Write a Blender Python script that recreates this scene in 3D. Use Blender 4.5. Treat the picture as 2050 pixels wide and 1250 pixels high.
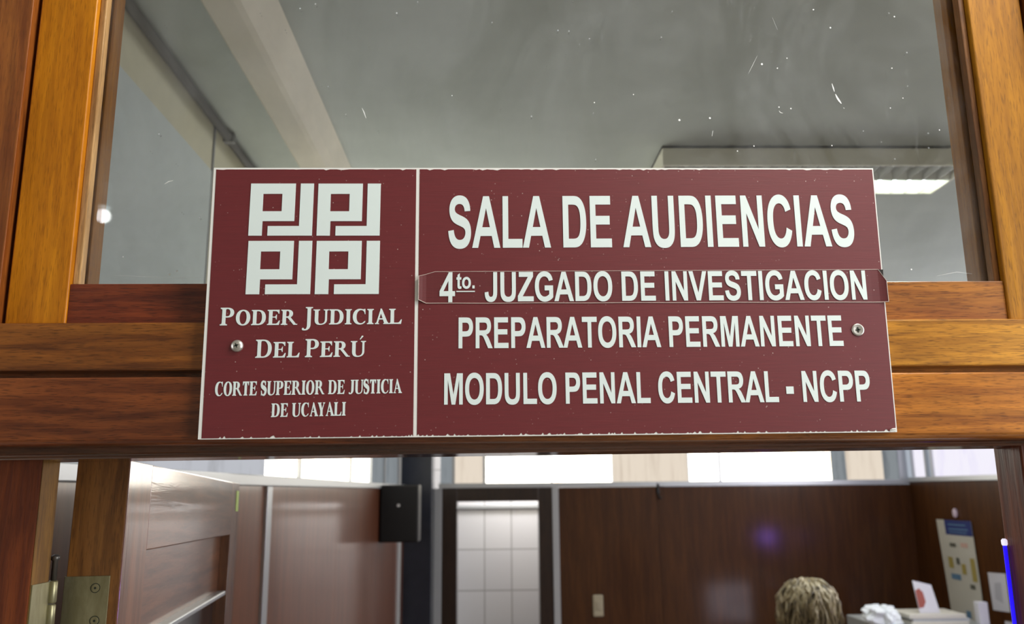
import bpy, bmesh, math, random
from mathutils import Vector, Matrix
random.seed(7)
for o in list(bpy.data.objects):
    bpy.data.objects.remove(o)
S = bpy.context.scene
COL = S.collection
PI = math.pi
# ---------------------------------------------------------------- camera
PITCH, YAW, ROLL, FPX = 0.20787619, 0.02564196, 0.00941526, 1694.679
cp, sp, cyw, syw, cr, sr = math.cos(PITCH), math.sin(PITCH), math.cos(YAW), math.sin(YAW), math.cos(ROLL), math.sin(ROLL)
RM = (Matrix(((cr, sr, 0), (-sr, cr, 0), (0, 0, 1))) @ Matrix(((1, 0, 0), (0, 0, -1), (0, 1, 0)))
      @ Matrix(((1, 0, 0), (0, cp, sp), (0, -sp, cp))) @ Matrix(((cyw, -syw, 0), (syw, cyw, 0), (0, 0, 1))))
cam = bpy.data.cameras.new('camera')
cam.sensor_fit = 'HORIZONTAL'
cam.sensor_width = 36
cam.lens = FPX * 36 / 2050
cam.clip_start = 0.02
cam.clip_end = 60
cam.dof.use_dof = True
cam.dof.focus_distance = 0.80
cam.dof.aperture_fstop = 8.5
camo = bpy.data.objects.new('camera', cam)
COL.objects.link(camo)
camo.matrix_world = Matrix.Translation((0, -0.76, 2.0)) @ Matrix((RM[0], -RM[1], -RM[2])).transposed().to_4x4()
S.camera = camo
# ---------------------------------------------------------------- world, exposure
w = bpy.data.worlds.new('world')
S.world = w
w.use_nodes = True
w.node_tree.nodes['Background'].inputs[0].default_value = (0.80, 0.88, 1.0, 1)
w.node_tree.nodes['Background'].inputs[1].default_value = 0.5
S.view_settings.view_transform = 'Standard'
S.view_settings.look = 'None'
S.view_settings.exposure = 0.0
S.view_settings.gamma = 1.0
S.view_settings.use_curve_mapping = False


def area(name, loc, to, sx, sy, power, col=(1, 1, 1)):
    l = bpy.data.lights.new(name, 'AREA')
    l.shape = 'RECTANGLE'
    l.size, l.size_y, l.energy, l.color = sx, sy, power, col
    o = bpy.data.objects.new(name, l)
    COL.objects.link(o)
    o.location = loc
    o.rotation_euler = (Vector(to) - Vector(loc)).to_track_quat('-Z', 'Y').to_euler()
    return o


# the corridor's daylight, coming in from its open right end, and its ceiling lamp
area('corridor_daylight', (2.7, -1.15, 2.3), (0.1, 0.0, 2.1), 1.6, 1.8, 70, (0.97, 0.99, 1.0))
area('corridor_lamp_light', (0.75, -0.52, 3.2), (0.25, 0.0, 2.1), 0.5, 0.25, 18, (1.0, 0.96, 0.90))
area('corridor_fill_left', (-3.0, -0.75, 2.2), (-0.2, 0.0, 2.1), 1.0, 1.6, 22, (0.92, 0.95, 1.0))  # added fill from the closed left end, no opening there
# the court room: an added ceiling fill over the part that the frame hides, daylight at its window strips
area('court_fill_light', (2.2, 3.6, 2.86), (2.2, 3.6, 0), 1.2, 0.3, 24, (0.95, 1.0, 0.98))
area('court_daylight', (3.5, 2.9, 2.35), (0.0, 2.6, 2.25), 4.6, 0.5, 75, (1.0, 0.96, 0.97))
area('court_daylight_left', (-0.64, 2.0, 2.26), (0.0, 1.4, 3.2), 3.4, 0.36, 15, (1.0, 0.96, 0.86))
area('passage_lamp_light', (0.3, 6.85, 2.7), (0.05, 7.3, 1.4), 0.5, 0.2, 19, (1.0, 0.98, 0.97))


# ---------------------------------------------------------------- helpers
def wpos(o):
    v = Vector((0, 0, 0))
    m = Matrix()
    ch = []
    while o is not None:
        ch.append(o)
        o = o.parent
    for q in reversed(ch):
        m = m @ Matrix.LocRotScale(q.location, q.rotation_euler, q.scale)
    return m


def obj(name, bm, mat, parent=None, smooth=False, local=False):
    """Link bm (world coordinates, or the parent's own when local) as one mesh object."""
    me = bpy.data.meshes.new(name)
    if isinstance(bm, bmesh.types.BMesh):
        bm.to_mesh(me)
        bm.free()
    else:
        me = bm
        me.name = name
    if parent is not None and not local:
        me.transform(wpos(parent).inverted())
    for m in (mat if isinstance(mat, (list, tuple)) else [mat]):
        me.materials.append(m)
    if smooth:
        for p in me.polygons:
            p.use_smooth = True
    o = bpy.data.objects.new(name, me)
    COL.objects.link(o)
    o.parent = parent
    return o


def empty(name, loc=(0, 0, 0), rz=0, ry=0):
    o = bpy.data.objects.new(name, None)
    o.empty_display_size = 0.05
    COL.objects.link(o)
    o.location = loc
    o.rotation_euler = (0, ry, rz)
    return o


def tag(o, label, cat, group=None, kind=None):
    o['label'] = label
    o['category'] = cat
    if group:
        o['group'] = group
    if kind:
        o['kind'] = kind
    return o


def struct(o, label, cat):
    return tag(o, label, cat, kind='structure')


def box(bm, x0, x1, y0, y1, z0, z1, bev=0.0, seg=2):
    vs = [bm.verts.new(c) for c in ((x0, y0, z0), (x1, y0, z0), (x1, y1, z0), (x0, y1, z0), (x0, y0, z1), (x1, y0, z1), (x1, y1, z1), (x0, y1, z1))]
    fs = [bm.faces.new([vs[i] for i in f]) for f in ((3, 2, 1, 0), (4, 5, 6, 7), (0, 1, 5, 4), (1, 2, 6, 5), (2, 3, 7, 6), (3, 0, 4, 7))]
    if bev > 0:
        es = list({e for f in fs for e in f.edges})
        bmesh.ops.bevel(bm, geom=es, offset=bev, segments=seg, profile=0.5, affect='EDGES')
    return bm


def B(*a, **k):
    return box(bmesh.new(), *a, **k)


def tube(bm, pts, r, n=10, caps=True):
    """A round bar through pts; r is one radius or one per point."""
    pts = [Vector(p) for p in pts]
    rs = r if isinstance(r, (list, tuple)) else [r] * len(pts)
    rings = []
    for i, p in enumerate(pts):
        d = (pts[min(i + 1, len(pts) - 1)] - pts[max(i - 1, 0)]).normalized()
        u = d.orthogonal().normalized() if i == 0 else (u - d * u.dot(d)).normalized()
        v = d.cross(u)
        rings.append([bm.verts.new(p + (u * math.cos(2 * PI * k / n) + v * math.sin(2 * PI * k / n)) * rs[i]) for k in range(n)])
    for a, b in zip(rings, rings[1:]):
        for k in range(n):
            bm.faces.new((a[k], a[(k + 1) % n], b[(k + 1) % n], b[k]))
    if caps:
        bm.faces.new(rings[0][::-1])
        bm.faces.new(rings[-1])
    return bm


def lathe(bm, prof, M, n=24):
    """prof: (radius, height) pairs turned about z, then moved by matrix M."""
    rings = []
    for r, h in prof:
        if r < 1e-6:
            rings.append([bm.verts.new(M @ Vector((0, 0, h)))])
        else:
            rings.append([bm.verts.new(M @ Vector((r * math.cos(2 * PI * k / n), r * math.sin(2 * PI * k / n), h))) for k in range(n)])
    for a, b in zip(rings, rings[1:]):
        for k in range(n):
            q = [a[k % len(a)], a[(k + 1) % len(a)], b[(k + 1) % len(b)], b[k % len(b)]]
            q = list(dict.fromkeys(q))
            if len(q) > 2:
                bm.faces.new(q)
    return bm


def prism(bm, pts, f0, f1):
    """pts: 2D outline; f0 and f1 turn (a, b) into the two end positions."""
    a = [bm.verts.new(f0(*p)) for p in pts]
    b = [bm.verts.new(f1(*p)) for p in pts]
    bm.faces.new(a[::-1])
    bm.faces.new(b)
    n = len(pts)
    for i in range(n):
        bm.faces.new((a[i], a[(i + 1) % n], b[(i + 1) % n], b[i]))
    bmesh.ops.recalc_face_normals(bm, faces=bm.faces[:])
    return bm


# ---------------------------------------------------------------- materials
def mat(name, col=(0.5, 0.5, 0.5), rough=0.5, metal=0.0, coat=0.0, coat_rough=0.1, spec=0.5, emit=None, es=0.0):
    m = bpy.data.materials.new(name)
    m.use_nodes = True
    p = m.node_tree.nodes['Principled BSDF']
    p.inputs['Base Color'].default_value = (*col, 1)
    p.inputs['Roughness'].default_value = rough
    p.inputs['Metallic'].default_value = metal
    p.inputs['Coat Weight'].default_value = coat
    p.inputs['Coat Roughness'].default_value = coat_rough
    p.inputs['Specular IOR Level'].default_value = spec
    if emit:
        p.inputs['Emission Color'].default_value = (*emit, 1)
        p.inputs['Emission Strength'].default_value = es
    return m


class N:
    """Short hand for building node trees."""
    def __init__(s, m):
        s.t = m.node_tree
        s.p = s.t.nodes.get('Principled BSDF')
        s.out = s.t.nodes['Material Output']

    def n(s, typ, **k):
        x = s.t.nodes.new(typ)
        for a, b in k.items():
            if a.startswith('i_'):
                x.inputs[int(a[2:])].default_value = b
            else:
                setattr(x, a, b)
        return x

    def l(s, a, b):
        s.t.links.new(a, b)

    def coord(s, scale=(1, 1, 1), loc=(0, 0, 0), rot=(0, 0, 0)):
        c = s.n('ShaderNodeTexCoord')
        mp = s.n('ShaderNodeMapping')
        mp.inputs['Scale'].default_value = scale
        mp.inputs['Location'].default_value = loc
        mp.inputs['Rotation'].default_value = rot
        s.l(c.outputs['Object'], mp.inputs['Vector'])
        return mp.outputs[0]

    def noise(s, v, scale, detail=4, rough=0.55, dist=0.0):
        x = s.n('ShaderNodeTexNoise')
        x.inputs['Scale'].default_value = scale
        x.inputs['Detail'].default_value = detail
        x.inputs['Roughness'].default_value = rough
        x.inputs['Distortion'].default_value = dist
        s.l(v, x.inputs['Vector'])
        return x.outputs['Fac']

    def ramp(s, f, stops):
        x = s.n('ShaderNodeValToRGB')
        e = x.color_ramp.elements
        while len(e) < len(stops):
            e.new(0.5)
        for q, (pos, c) in zip(e, stops):
            q.position = pos
            q.color = (*c, 1) if isinstance(c, (tuple, list)) else (c, c, c, 1)
        s.l(f, x.inputs[0])
        return x.outputs[0]

    def mix(s, f, a, b, mode='MIX'):
        x = s.n('ShaderNodeMix', data_type='RGBA', blend_type=mode)
        for sock, v in ((x.inputs[0], f), (x.inputs[6], a), (x.inputs[7], b)):
            if isinstance(v, (int, float)):
                sock.default_value = v
            elif isinstance(v, (tuple, list)):
                sock.default_value = (*v, 1)
            else:
                s.l(v, sock)
        return x.outputs[2]


def wood(name, dark, mid, light, axis='z', rough=0.3, coat=0.5, coat_rough=0.12, seed=0.0, grain=1.0, pores=0.35, bump=0.15, scale=1.0, tone=None):
    """Varnished timber: long grain along one axis, fine dark pores. tone: (dark, light) colour factors of a ramp along x."""
    m = mat(name, mid, rough, coat=coat, coat_rough=coat_rough)
    k = N(m)
    i = 'xyz'.index(axis)
    sc = [scale * 1.0] * 3
    sc[i] *= 0.075
    v = k.coord(sc, (seed, seed * 1.7, seed * 0.6))
    f1 = k.noise(v, 26 * grain, 6, 0.62, 1.2)
    f2 = k.noise(v, 120 * grain, 3, 0.6, 0.3)
    sc2 = [scale] * 3
    sc2[i] *= 0.085
    v2 = k.coord(sc2, (seed + 3, seed, seed))
    f3 = k.noise(v2, 950 * grain, 2, 0.5)
    c = k.ramp(f1, ((0.36, dark), (0.50, mid), (0.64, light)))
    c = k.mix(0.40, c, k.ramp(f2, ((0.42, tuple(x * 0.7 for x in dark)), (0.60, light))))
    pr = k.ramp(f3, ((0.34, 1.0), (0.46, 0.0)))
    mul = k.n('ShaderNodeMath', operation='MULTIPLY')
    k.l(pr, mul.inputs[0])
    mul.inputs[1].default_value = pores
    c = k.mix(mul.outputs[0], c, tuple(x * 0.35 for x in dark))
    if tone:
        # the colour ramps along x: redder and darker to the left, lighter to the right
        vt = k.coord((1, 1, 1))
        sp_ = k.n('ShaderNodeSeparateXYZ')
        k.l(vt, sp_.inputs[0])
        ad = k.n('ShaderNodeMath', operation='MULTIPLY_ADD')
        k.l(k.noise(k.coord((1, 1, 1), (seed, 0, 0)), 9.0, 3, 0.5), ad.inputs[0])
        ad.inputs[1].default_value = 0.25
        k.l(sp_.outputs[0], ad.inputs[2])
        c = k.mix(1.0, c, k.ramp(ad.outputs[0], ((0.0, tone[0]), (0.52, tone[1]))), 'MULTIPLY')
    k.l(c, k.p.inputs['Base Color'])
    b = k.n('ShaderNodeBump')
    b.inputs['Strength'].default_value = bump
    b.inputs['Distance'].default_value = 0.002
    k.l(f2, b.inputs['Height'])
    k.l(b.outputs[0], k.p.inputs['Normal'])
    if coat:
        k.l(b.outputs[0], k.p.inputs['Coat Normal'])
    return m


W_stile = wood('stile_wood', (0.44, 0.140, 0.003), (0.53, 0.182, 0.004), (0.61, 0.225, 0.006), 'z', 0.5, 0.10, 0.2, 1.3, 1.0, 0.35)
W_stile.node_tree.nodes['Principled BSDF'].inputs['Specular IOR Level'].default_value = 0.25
W_stile2 = wood('dimmed_stile_wood', (0.28, 0.105, 0.003), (0.36, 0.143, 0.004), (0.43, 0.18, 0.006), 'z', 0.5, 0.10, 0.2, 21.3, 1.0, 0.45)  # darker stile copy for the right side, offsets the strong light there
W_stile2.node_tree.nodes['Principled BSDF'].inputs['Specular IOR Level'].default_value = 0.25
W_bead = wood('bead_wood', (0.30, 0.15, 0.05), (0.48, 0.26, 0.09), (0.60, 0.36, 0.15), 'z', 0.35, 0.3, 0.15, 5.1)
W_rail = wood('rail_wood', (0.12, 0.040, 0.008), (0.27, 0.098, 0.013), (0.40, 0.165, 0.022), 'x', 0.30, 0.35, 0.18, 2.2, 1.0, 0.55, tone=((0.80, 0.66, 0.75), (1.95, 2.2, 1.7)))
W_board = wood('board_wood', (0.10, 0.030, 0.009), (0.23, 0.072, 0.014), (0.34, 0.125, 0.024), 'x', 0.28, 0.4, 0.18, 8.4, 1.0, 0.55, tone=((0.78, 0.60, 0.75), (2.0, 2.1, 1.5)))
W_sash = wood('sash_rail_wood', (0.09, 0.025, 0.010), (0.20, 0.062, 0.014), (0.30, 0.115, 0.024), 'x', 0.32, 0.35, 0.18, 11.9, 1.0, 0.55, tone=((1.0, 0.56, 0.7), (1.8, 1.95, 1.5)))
W_post = wood('post_wood', (0.12, 0.030, 0.006), (0.24, 0.062, 0.010), (0.34, 0.11, 0.018), 'z', 0.28, 0.45, 0.16, 4.4, 1.0, 0.3)
W_jamb = wood('jamb_wood', (0.09, 0.020, 0.007), (0.145, 0.030, 0.008), (0.20, 0.050, 0.012), 'z', 0.5, 0.12, 0.2, 6.6, 1.0, 0.3, 0.3)
W_edge = wood('door_edge_wood', (0.10, 0.035, 0.008), (0.20, 0.075, 0.015), (0.28, 0.115, 0.025), 'z', 0.4, 0.1, 0.2, 7.7, 1.0, 0.4)
W_door = wood('door_wood', (0.13, 0.040, 0.018), (0.22, 0.075, 0.030), (0.30, 0.11, 0.045), 'z', 0.36, 1.0, 0.11, 9.2, 0.6, 0.25, 0.13)
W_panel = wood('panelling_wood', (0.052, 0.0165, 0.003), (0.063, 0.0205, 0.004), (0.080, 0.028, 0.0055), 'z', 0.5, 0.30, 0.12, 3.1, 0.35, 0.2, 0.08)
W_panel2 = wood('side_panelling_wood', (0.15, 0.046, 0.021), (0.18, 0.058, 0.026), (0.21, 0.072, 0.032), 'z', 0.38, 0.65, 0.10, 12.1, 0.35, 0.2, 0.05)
W_panel.node_tree.nodes['Principled BSDF'].inputs['Specular IOR Level'].default_value = 0.2
W_jamb.node_tree.nodes['Principled BSDF'].inputs['Specular IOR Level'].default_value = 0.25
W_lining = wood('jamb_lining_wood', (0.11, 0.045, 0.004), (0.17, 0.075, 0.006), (0.22, 0.10, 0.010), 'z', 0.7, 0.0, 0.2, 7.7, 1.0, 0.4)
W_dark = wood('dark_frame_wood', (0.012, 0.005, 0.003), (0.022, 0.009, 0.005), (0.032, 0.014, 0.007), 'z', 0.35, 0.3, 0.15, 14.0)


def plaster(name, col, var=0.08, rough=0.85):
    m = mat(name, col, rough)
    k = N(m)
    f = k.noise(k.coord(), 3.5, 5, 0.6)
    k.l(k.ramp(f, ((0.3, tuple(c * (1 - var) for c in col)), (0.7, tuple(min(1, c * (1 + var)) for c in col)))), k.p.inputs['Base Color'])
    b = k.n('ShaderNodeBump')
    b.inputs['Strength'].default_value = 0.05
    k.l(k.noise(k.coord(), 90, 3), b.inputs['Height'])
    k.l(b.outputs[0], k.p.inputs['Normal'])
    return m


M_ceil = plaster('ceiling_paint', (0.53, 0.575, 0.56))
M_beam = plaster('beam_paint', (0.82, 0.76, 0.64))
M_wall = plaster('wall_paint', (0.66, 0.63, 0.47))
M_corr = plaster('corridor_paint', (0.50, 0.47, 0.40))
M_floor = plaster('floor_tile', (0.34, 0.30, 0.26), 0.1, 0.35)
M_alu = mat('aluminium', (0.55, 0.57, 0.60), 0.38, 0.6)
M_trimgrey = mat('grey_painted_trim', (0.42, 0.43, 0.44), 0.45)
M_conduit = mat('grey_conduit', (0.24, 0.24, 0.26), 0.5)
M_black = mat('black_plastic', (0.006, 0.006, 0.008), 0.45)
M_column = plaster('column_paint', (0.020, 0.024, 0.036), 0.25, 0.25)
M_white = mat('white_vinyl', (0.78, 0.88, 0.86), 0.45)
M_edge = mat('white_sign_core', (0.84, 0.84, 0.80), 0.5)
M_zinc = mat('zinc_screw', (0.62, 0.60, 0.55), 0.35, 0.8)
M_slot = mat('screw_recess', (0.02, 0.025, 0.015), 0.7)
M_shadowgap = mat('dark_gap', (0.012, 0.006, 0.004), 0.9)


def sign_face(name, col, seed):
    """Maroon vinyl: fine horizontal brush lines, pale dust specks."""
    m = mat(name, col, 0.42, coat=0.0)
    k = N(m)
    f = k.noise(k.coord((2, 1, 60), (seed, 0, 0)), 16, 4, 0.6)
    c = k.ramp(f, ((0.25, tuple(x * 0.86 for x in col)), (0.75, tuple(x * 1.14 for x in col))))
    vo = k.n('ShaderNodeTexVoronoi')
    vo.inputs['Scale'].default_value = 230
    vo.inputs['Randomness'].default_value = 1.0
    k.l(k.coord((1, 0, 1), (seed, 0, seed)), vo.inputs['Vector'])
    dot = k.ramp(vo.outputs['Distance'], ((0.06, 1.0), (0.15, 0.0)))
    keep = k.ramp(k.noise(k.coord((1, 0, 1), (3 + seed, 0, 1)), 90, 2), ((0.52, 0.0), (0.66, 0.8)))
    mm = k.n('ShaderNodeMath', operation='MULTIPLY')
    k.l(dot, mm.inputs[0])
    k.l(keep, mm.inputs[1])
    c = k.mix(mm.outputs[0], c, (0.62, 0.50, 0.46))
    k.l(c, k.p.inputs['Base Color'])
    b = k.n('ShaderNodeBump')
    b.inputs['Strength'].default_value = 0.12
    b.inputs['Distance'].default_value = 0.0006
    k.l(f, b.inputs['Height'])
    k.l(b.outputs[0], k.p.inputs['Normal'])
    k.p.inputs['Specular IOR Level'].default_value = 0.75
    k.p.inputs['Roughness'].default_value = 0.5
    return m


M_maroon = sign_face('maroon_vinyl', (0.138, 0.0090, 0.0135), 0.0)
M_strip = sign_face('maroon_sticker_vinyl', (0.120, 0.0090, 0.0130), 4.0)


def glass_mat():
    m = bpy.data.materials.new('window_glass')
    m.use_nodes = True
    k = N(m)
    k.t.nodes.remove(k.p)
    tr = k.n('ShaderNodeBsdfTransparent')
    tr.inputs[0].default_value = (0.93, 0.955, 0.94, 1)
    gl = k.n('ShaderNodeBsdfGlossy')
    gl.inputs['Roughness'].default_value = 0.0
    fr = k.n('ShaderNodeFresnel')
    fr.inputs[0].default_value = 1.45
    mx = k.n('ShaderNodeMixShader')
    k.l(fr.outputs[0], mx.inputs[0])
    k.l(tr.outputs[0], mx.inputs[1])
    k.l(gl.outputs[0], mx.inputs[2])
    # dust film, brush streaks and small specks of paint on the pane
    film = k.ramp(k.noise(k.coord((1, 1, 0.6)), 7, 6, 0.7, 0.6), ((0.40, 0.0), (0.75, 0.12)))
    streak = k.ramp(k.noise(k.coord((1, 1, 0.18), (5, 0, 0), (0, 0.25, 0)), 60, 5, 0.7, 0.4), ((0.60, 0.0), (0.85, 0.16)))
    vo = k.n('ShaderNodeTexVoronoi')
    vo.inputs['Scale'].default_value = 75
    k.l(k.coord((1, 0, 1)), vo.inputs['Vector'])
    dot = k.ramp(vo.outputs['Distance'], ((0.03, 1.0), (0.10, 0.0)))
    keep = k.ramp(k.noise(k.coord((1, 0, 1), (7, 0, 2)), 14, 3), ((0.48, 0.0), (0.66, 0.7)))
    m1 = k.n('ShaderNodeMath', operation='MULTIPLY')
    k.l(dot, m1.inputs[0])
    k.l(keep, m1.inputs[1])
    a1 = k.n('ShaderNodeMath', operation='MAXIMUM')
    k.l(film, a1.inputs[0])
    k.l(streak, a1.inputs[1])
    a2 = k.n('ShaderNodeMath', operation='MAXIMUM')
    k.l(a1.outputs[0], a2.inputs[0])
    k.l(m1.outputs[0], a2.inputs[1])
    df = k.n('ShaderNodeBsdfDiffuse')
    df.inputs[0].default_value = (0.72, 0.75, 0.78, 1)
    mx2 = k.n('ShaderNodeMixShader')
    k.l(a2.outputs[0], mx2.inputs[0])
    k.l(mx.outputs[0], mx2.inputs[1])
    k.l(df.outputs[0], mx2.inputs[2])
    k.l(mx2.outputs[0], k.out.inputs[0])
    return m


M_glass = glass_mat()
M_fleck = mat('dried_paint_fleck', (0.80, 0.82, 0.80), 0.7)


def lit_pane(name, c0, c1, strength, scale=(1, 1, 1), ns=2.0):
    """Frosted pane with daylight behind it: it gives off light, a little unevenly."""
    m = bpy.data.materials.new(name)
    m.use_nodes = True
    k = N(m)
    k.t.nodes.remove(k.p)
    e = k.n('ShaderNodeEmission')
    k.l(k.ramp(k.noise(k.coord(scale), ns, 4, 0.6), ((0.30, c1), (0.50, c0))), e.inputs[0])
    e.inputs[1].default_value = strength
    k.l(e.outputs[0], k.out.inputs[0])
    return m


M_bright = lit_pane('daylit_frosted_pane', (1.0, 0.97, 0.86), (0.85, 0.62, 0.36), 4.2, (1.6, 1.6, 1), 4.0)
M_curtain = lit_pane('daylit_cream_blind', (0.80, 0.70, 0.58), (0.62, 0.52, 0.42), 1.0, (6, 1, 0.4), 3.0)
M_lav = lit_pane('daylit_lavender_pane', (0.93, 0.90, 1.0), (0.82, 0.78, 0.97), 0.98, (1, 3, 1), 2.0)
M_dim = lit_pane('dim_frosted_pane', (0.72, 0.74, 0.80), (0.55, 0.56, 0.60), 0.7, (1, 2, 1), 3.0)
M_greyp = lit_pane('daylit_grey_pane', (0.30, 0.33, 0.35), (0.16, 0.18, 0.20), 0.8, (5, 5, 0.6), 3.0)

# ================================================================ the setting
struct(obj('floor', B(-3.4, 5.0, -3.4, 7.6, -0.1, 0.0), M_floor), 'grey tiled floor of the corridor and court room', 'floor')
struct(obj('ceiling', B(-0.74, 3.6, 0.09, 6.55, 2.93, 3.0), M_ceil), 'plain grey ceiling of the court room behind the transom glass', 'ceiling')
struct(obj('ceiling_corridor', B(-3.4, 5.0, -3.4, 0.02, 3.25, 3.32), M_corr), 'corridor ceiling in front of the door', 'ceiling')
struct(obj('wall_corridor', B(-3.4, 5.0, -3.5, -3.4, 0.0, 3.25), M_corr), 'cream corridor wall facing the door', 'wall')
struct(obj('wall_corridor_end', B(-3.5, -3.4, -3.4, 0.1, 0.0, 3.25), M_corr), 'cream wall closing the corridor', 'wall')
bm = bmesh.new()
box(bm, -3.4, -0.60, 0.022, 0.098, 0.0, 3.25)
box(bm, 0.66, 5.0, 0.022, 0.098, 0.0, 3.25)
box(bm, -0.60, 0.66, 0.022, 0.098, 2.80, 3.25)
struct(obj('wall_front', bm, M_corr), 'cream wall around the wooden door frame', 'wall')

# beam under the ceiling: flat soffit, right side sloping up
bm = bmesh.new()
pr = [(-0.512, 2.93), (-0.512, 2.856), (-0.506, 2.85), (-0.452, 2.85), (-0.440, 2.853), (-0.425, 2.875), (-0.407, 2.93)]
prism(bm, pr, lambda a, b: (a, 0.1, b), lambda a, b: (a, 6.5, b))
struct(obj('ceiling_beam', bm, M_beam, smooth=False), 'pale rounded beam running along the ceiling beside the left wall', 'beam')

# ---- left wall: wood panelling, aluminium rail, window strip, plaster above
wl = struct(empty('wall_left', (-0.70, 0.1, 0)), 'left wall, wood panelling below a bright window strip', 'wall')
bm = bmesh.new()
for y0, y1 in ((0.1, 1.0), (1.002, 1.93), (1.99, 3.2), (3.202, 4.4), (4.402, 5.75), (5.93, 6.5)):
    box(bm, -0.74, -0.70, y0, y1, 0.0, 2.02)
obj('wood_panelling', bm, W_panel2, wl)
obj('upper_plaster', B(-0.74, -0.70, 0.1, 6.5, 2.45, 2.93), M_wall, wl)
obj('top_rail', B(-0.745, -0.688, 0.1, 6.45, 2.02, 2.052, 0.003), M_alu, wl)
for y0, y1 in ((1.93, 1.99), (5.75, 5.93)):
    obj('vertical_trim', B(-0.73, -0.690, y0, y1, 0.0, 2.02, 0.002), M_trimgrey if y0 > 3 else M_alu, wl)
obj('panel_joint', B(-0.704, -0.697, 1.262, 1.272, 2.45, 2.93), M_conduit, wl)
obj('pale_lower_band', B(-0.705, -0.698, 0.1, 1.262, 2.28, 2.792), plaster('pale_grey_paint', (0.60, 0.66, 0.66)), wl)
w2 = struct(empty('window_2', (-0.72, 0.1, 2.05)), 'window strip along the top of the left panelling', 'window')
for i, (y0, y1) in enumerate(((0.12, 2.0), (2.0, 2.45), (2.47, 3.62), (3.64, 4.34), (4.38, 5.0), (5.03, 5.85))):
    obj('pane', B(-0.728, -0.722, y0, y1, 2.052, 2.45), M_bright if 0 < i < 4 else (M_dim if i == 0 else M_greyp), w2)
bm = bmesh.new()
for y in (2.46, 3.63, 4.36, 5.015):
    box(bm, -0.735, -0.708, y - 0.010, y + 0.010, 2.052, 2.45)
box(bm, -0.735, -0.705, 5.85, 6.0, 2.052, 2.45)
obj('window_frame', bm, M_trimgrey, w2)

# ---- far wall
wb = struct(empty('wall_back', (1.4, 6.5, 0)), 'far wall of dark varnished wood panelling', 'wall')
bm = bmesh.new()
for x0, x1 in ((0.561, 1.40), (1.402, 2.62), (2.622, 3.55)):
    box(bm, x0, x1, 6.5, 6.54, 0.0, 2.02)
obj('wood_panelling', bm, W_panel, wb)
obj('upper_plaster', B(-0.74, 3.6, 6.5, 6.54, 2.62, 2.93), M_wall, wb)
obj('top_rail', B(-0.44, 3.55, 6.487, 6.54, 2.022, 2.062, 0.003), M_alu, wb)
w3 = struct(empty('window_3', (1.4, 6.52, 2.06)), 'bright window strip over the far panelling', 'window')
for x0, x1, m in ((-0.43, -0.33, M_greyp), (-0.31, -0.07, M_curtain), (-0.05, 0.50, M_bright), (0.52, 1.02, M_bright), (1.03, 1.67, M_curtain), (1.68, 1.93, M_bright), (1.95, 2.90, M_bright),
                  (2.90, 3.03, M_greyp), (3.03, 3.35, M_curtain), (3.35, 3.48, M_greyp)):
    obj('pane', B(x0, x1, 6.522, 6.528, 2.062, 2.62), m, w3)
bm = bmesh.new()
for x in (-0.32, -0.06, 1.94, 3.515):
    box(bm, x - (0.035 if x > 3 else 0.012), x + (0.035 if x > 3 else 0.012), 6.51, 6.535, 2.062, 2.62)
obj('window_frame', bm, M_alu, w3)

# ---- right wall
wr = struct(empty('wall_right', (3.55, 0.1, 0)), 'right wall of dark wood panelling', 'wall')
bm = bmesh.new()
for y0, y1 in ((0.1, 1.3), (1.302, 2.55), (2.552, 3.8), (3.802, 5.05), (5.052, 6.3), (6.302, 6.5)):
    box(bm, 3.55, 3.59, y0, y1, 0.0, 2.04)
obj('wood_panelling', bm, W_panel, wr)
obj('upper_plaster', B(3.55, 3.59, 0.1, 6.5, 2.62, 2.93), M_wall, wr)
obj('top_rail', B(3.535, 3.59, 0.1, 6.487, 2.04, 2.078, 0.003), M_alu, wr)
w4 = struct(empty('window_4', (3.57, 0.1, 2.08)), 'lavender lit window strip over the right panelling', 'window')
for y0, y1 in ((0.12, 1.38), (1.40, 2.63), (2.65, 3.88), (3.90, 5.17), (5.20, 6.10), (6.22, 6.42)):
    obj('pane', B(3.572, 3.578, y0, y1, 2.078, 2.62), M_lav, w4)
bm = bmesh.new()
for y in (1.39, 2.64, 3.89, 5.185, 6.11, 6.21, 6.43):
    box(bm, 3.556, 3.586, y - 0.012, y + 0.012, 2.078, 2.62)
obj('window_frame', bm, M_alu, w4)

# ---- corner column
struct(obj('column_corner', B(-0.735, -0.478, 6.2, 6.5, 0.0, 2.93, 0.006), M_column), 'dark blue-black column in the far left corner', 'column')

# ---- far doorway and the tiled passage behind it
d3 = struct(empty('door_3', (0.05, 6.5, 0)), 'far doorway with dark brown frame onto a white tiled passage', 'door')
for x0, x1 in ((-0.478, -0.413), (0.507, 0.561)):
    obj('frame_trim', B(x0, x1, 6.484, 6.52, 0.0, 2.022, 0.003), M_trimgrey, d3)
for x0, x1 in ((-0.413, -0.288), (0.393, 0.507)):
    obj('frame_post', B(x0, x1, 6.49, 6.55, 0.0, 2.022, 0.003), W_dark, d3)
obj('frame_head', B(-0.288, 0.393, 6.49, 6.55, 1.912, 2.022, 0.003), W_dark, d3)
mt = mat('white_wall_tile', (0.72, 0.71, 0.73), 0.2)
k = N(mt)
br = k.n('ShaderNodeTexBrick')
br.offset = 0.0
br.inputs['Color1'].default_value = (0.74, 0.73, 0.75, 1)
br.inputs['Color2'].default_value = (0.70, 0.69, 0.72, 1)
br.inputs['Mortar'].default_value = (0.42, 0.41, 0.42, 1)
br.inputs['Scale'].default_value = 1.0
br.inputs['Mortar Size'].default_value = 0.006
br.inputs['Brick Width'].default_value = 0.248
br.inputs['Row Height'].default_value = 0.361
sx = k.n('ShaderNodeSeparateXYZ')
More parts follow.
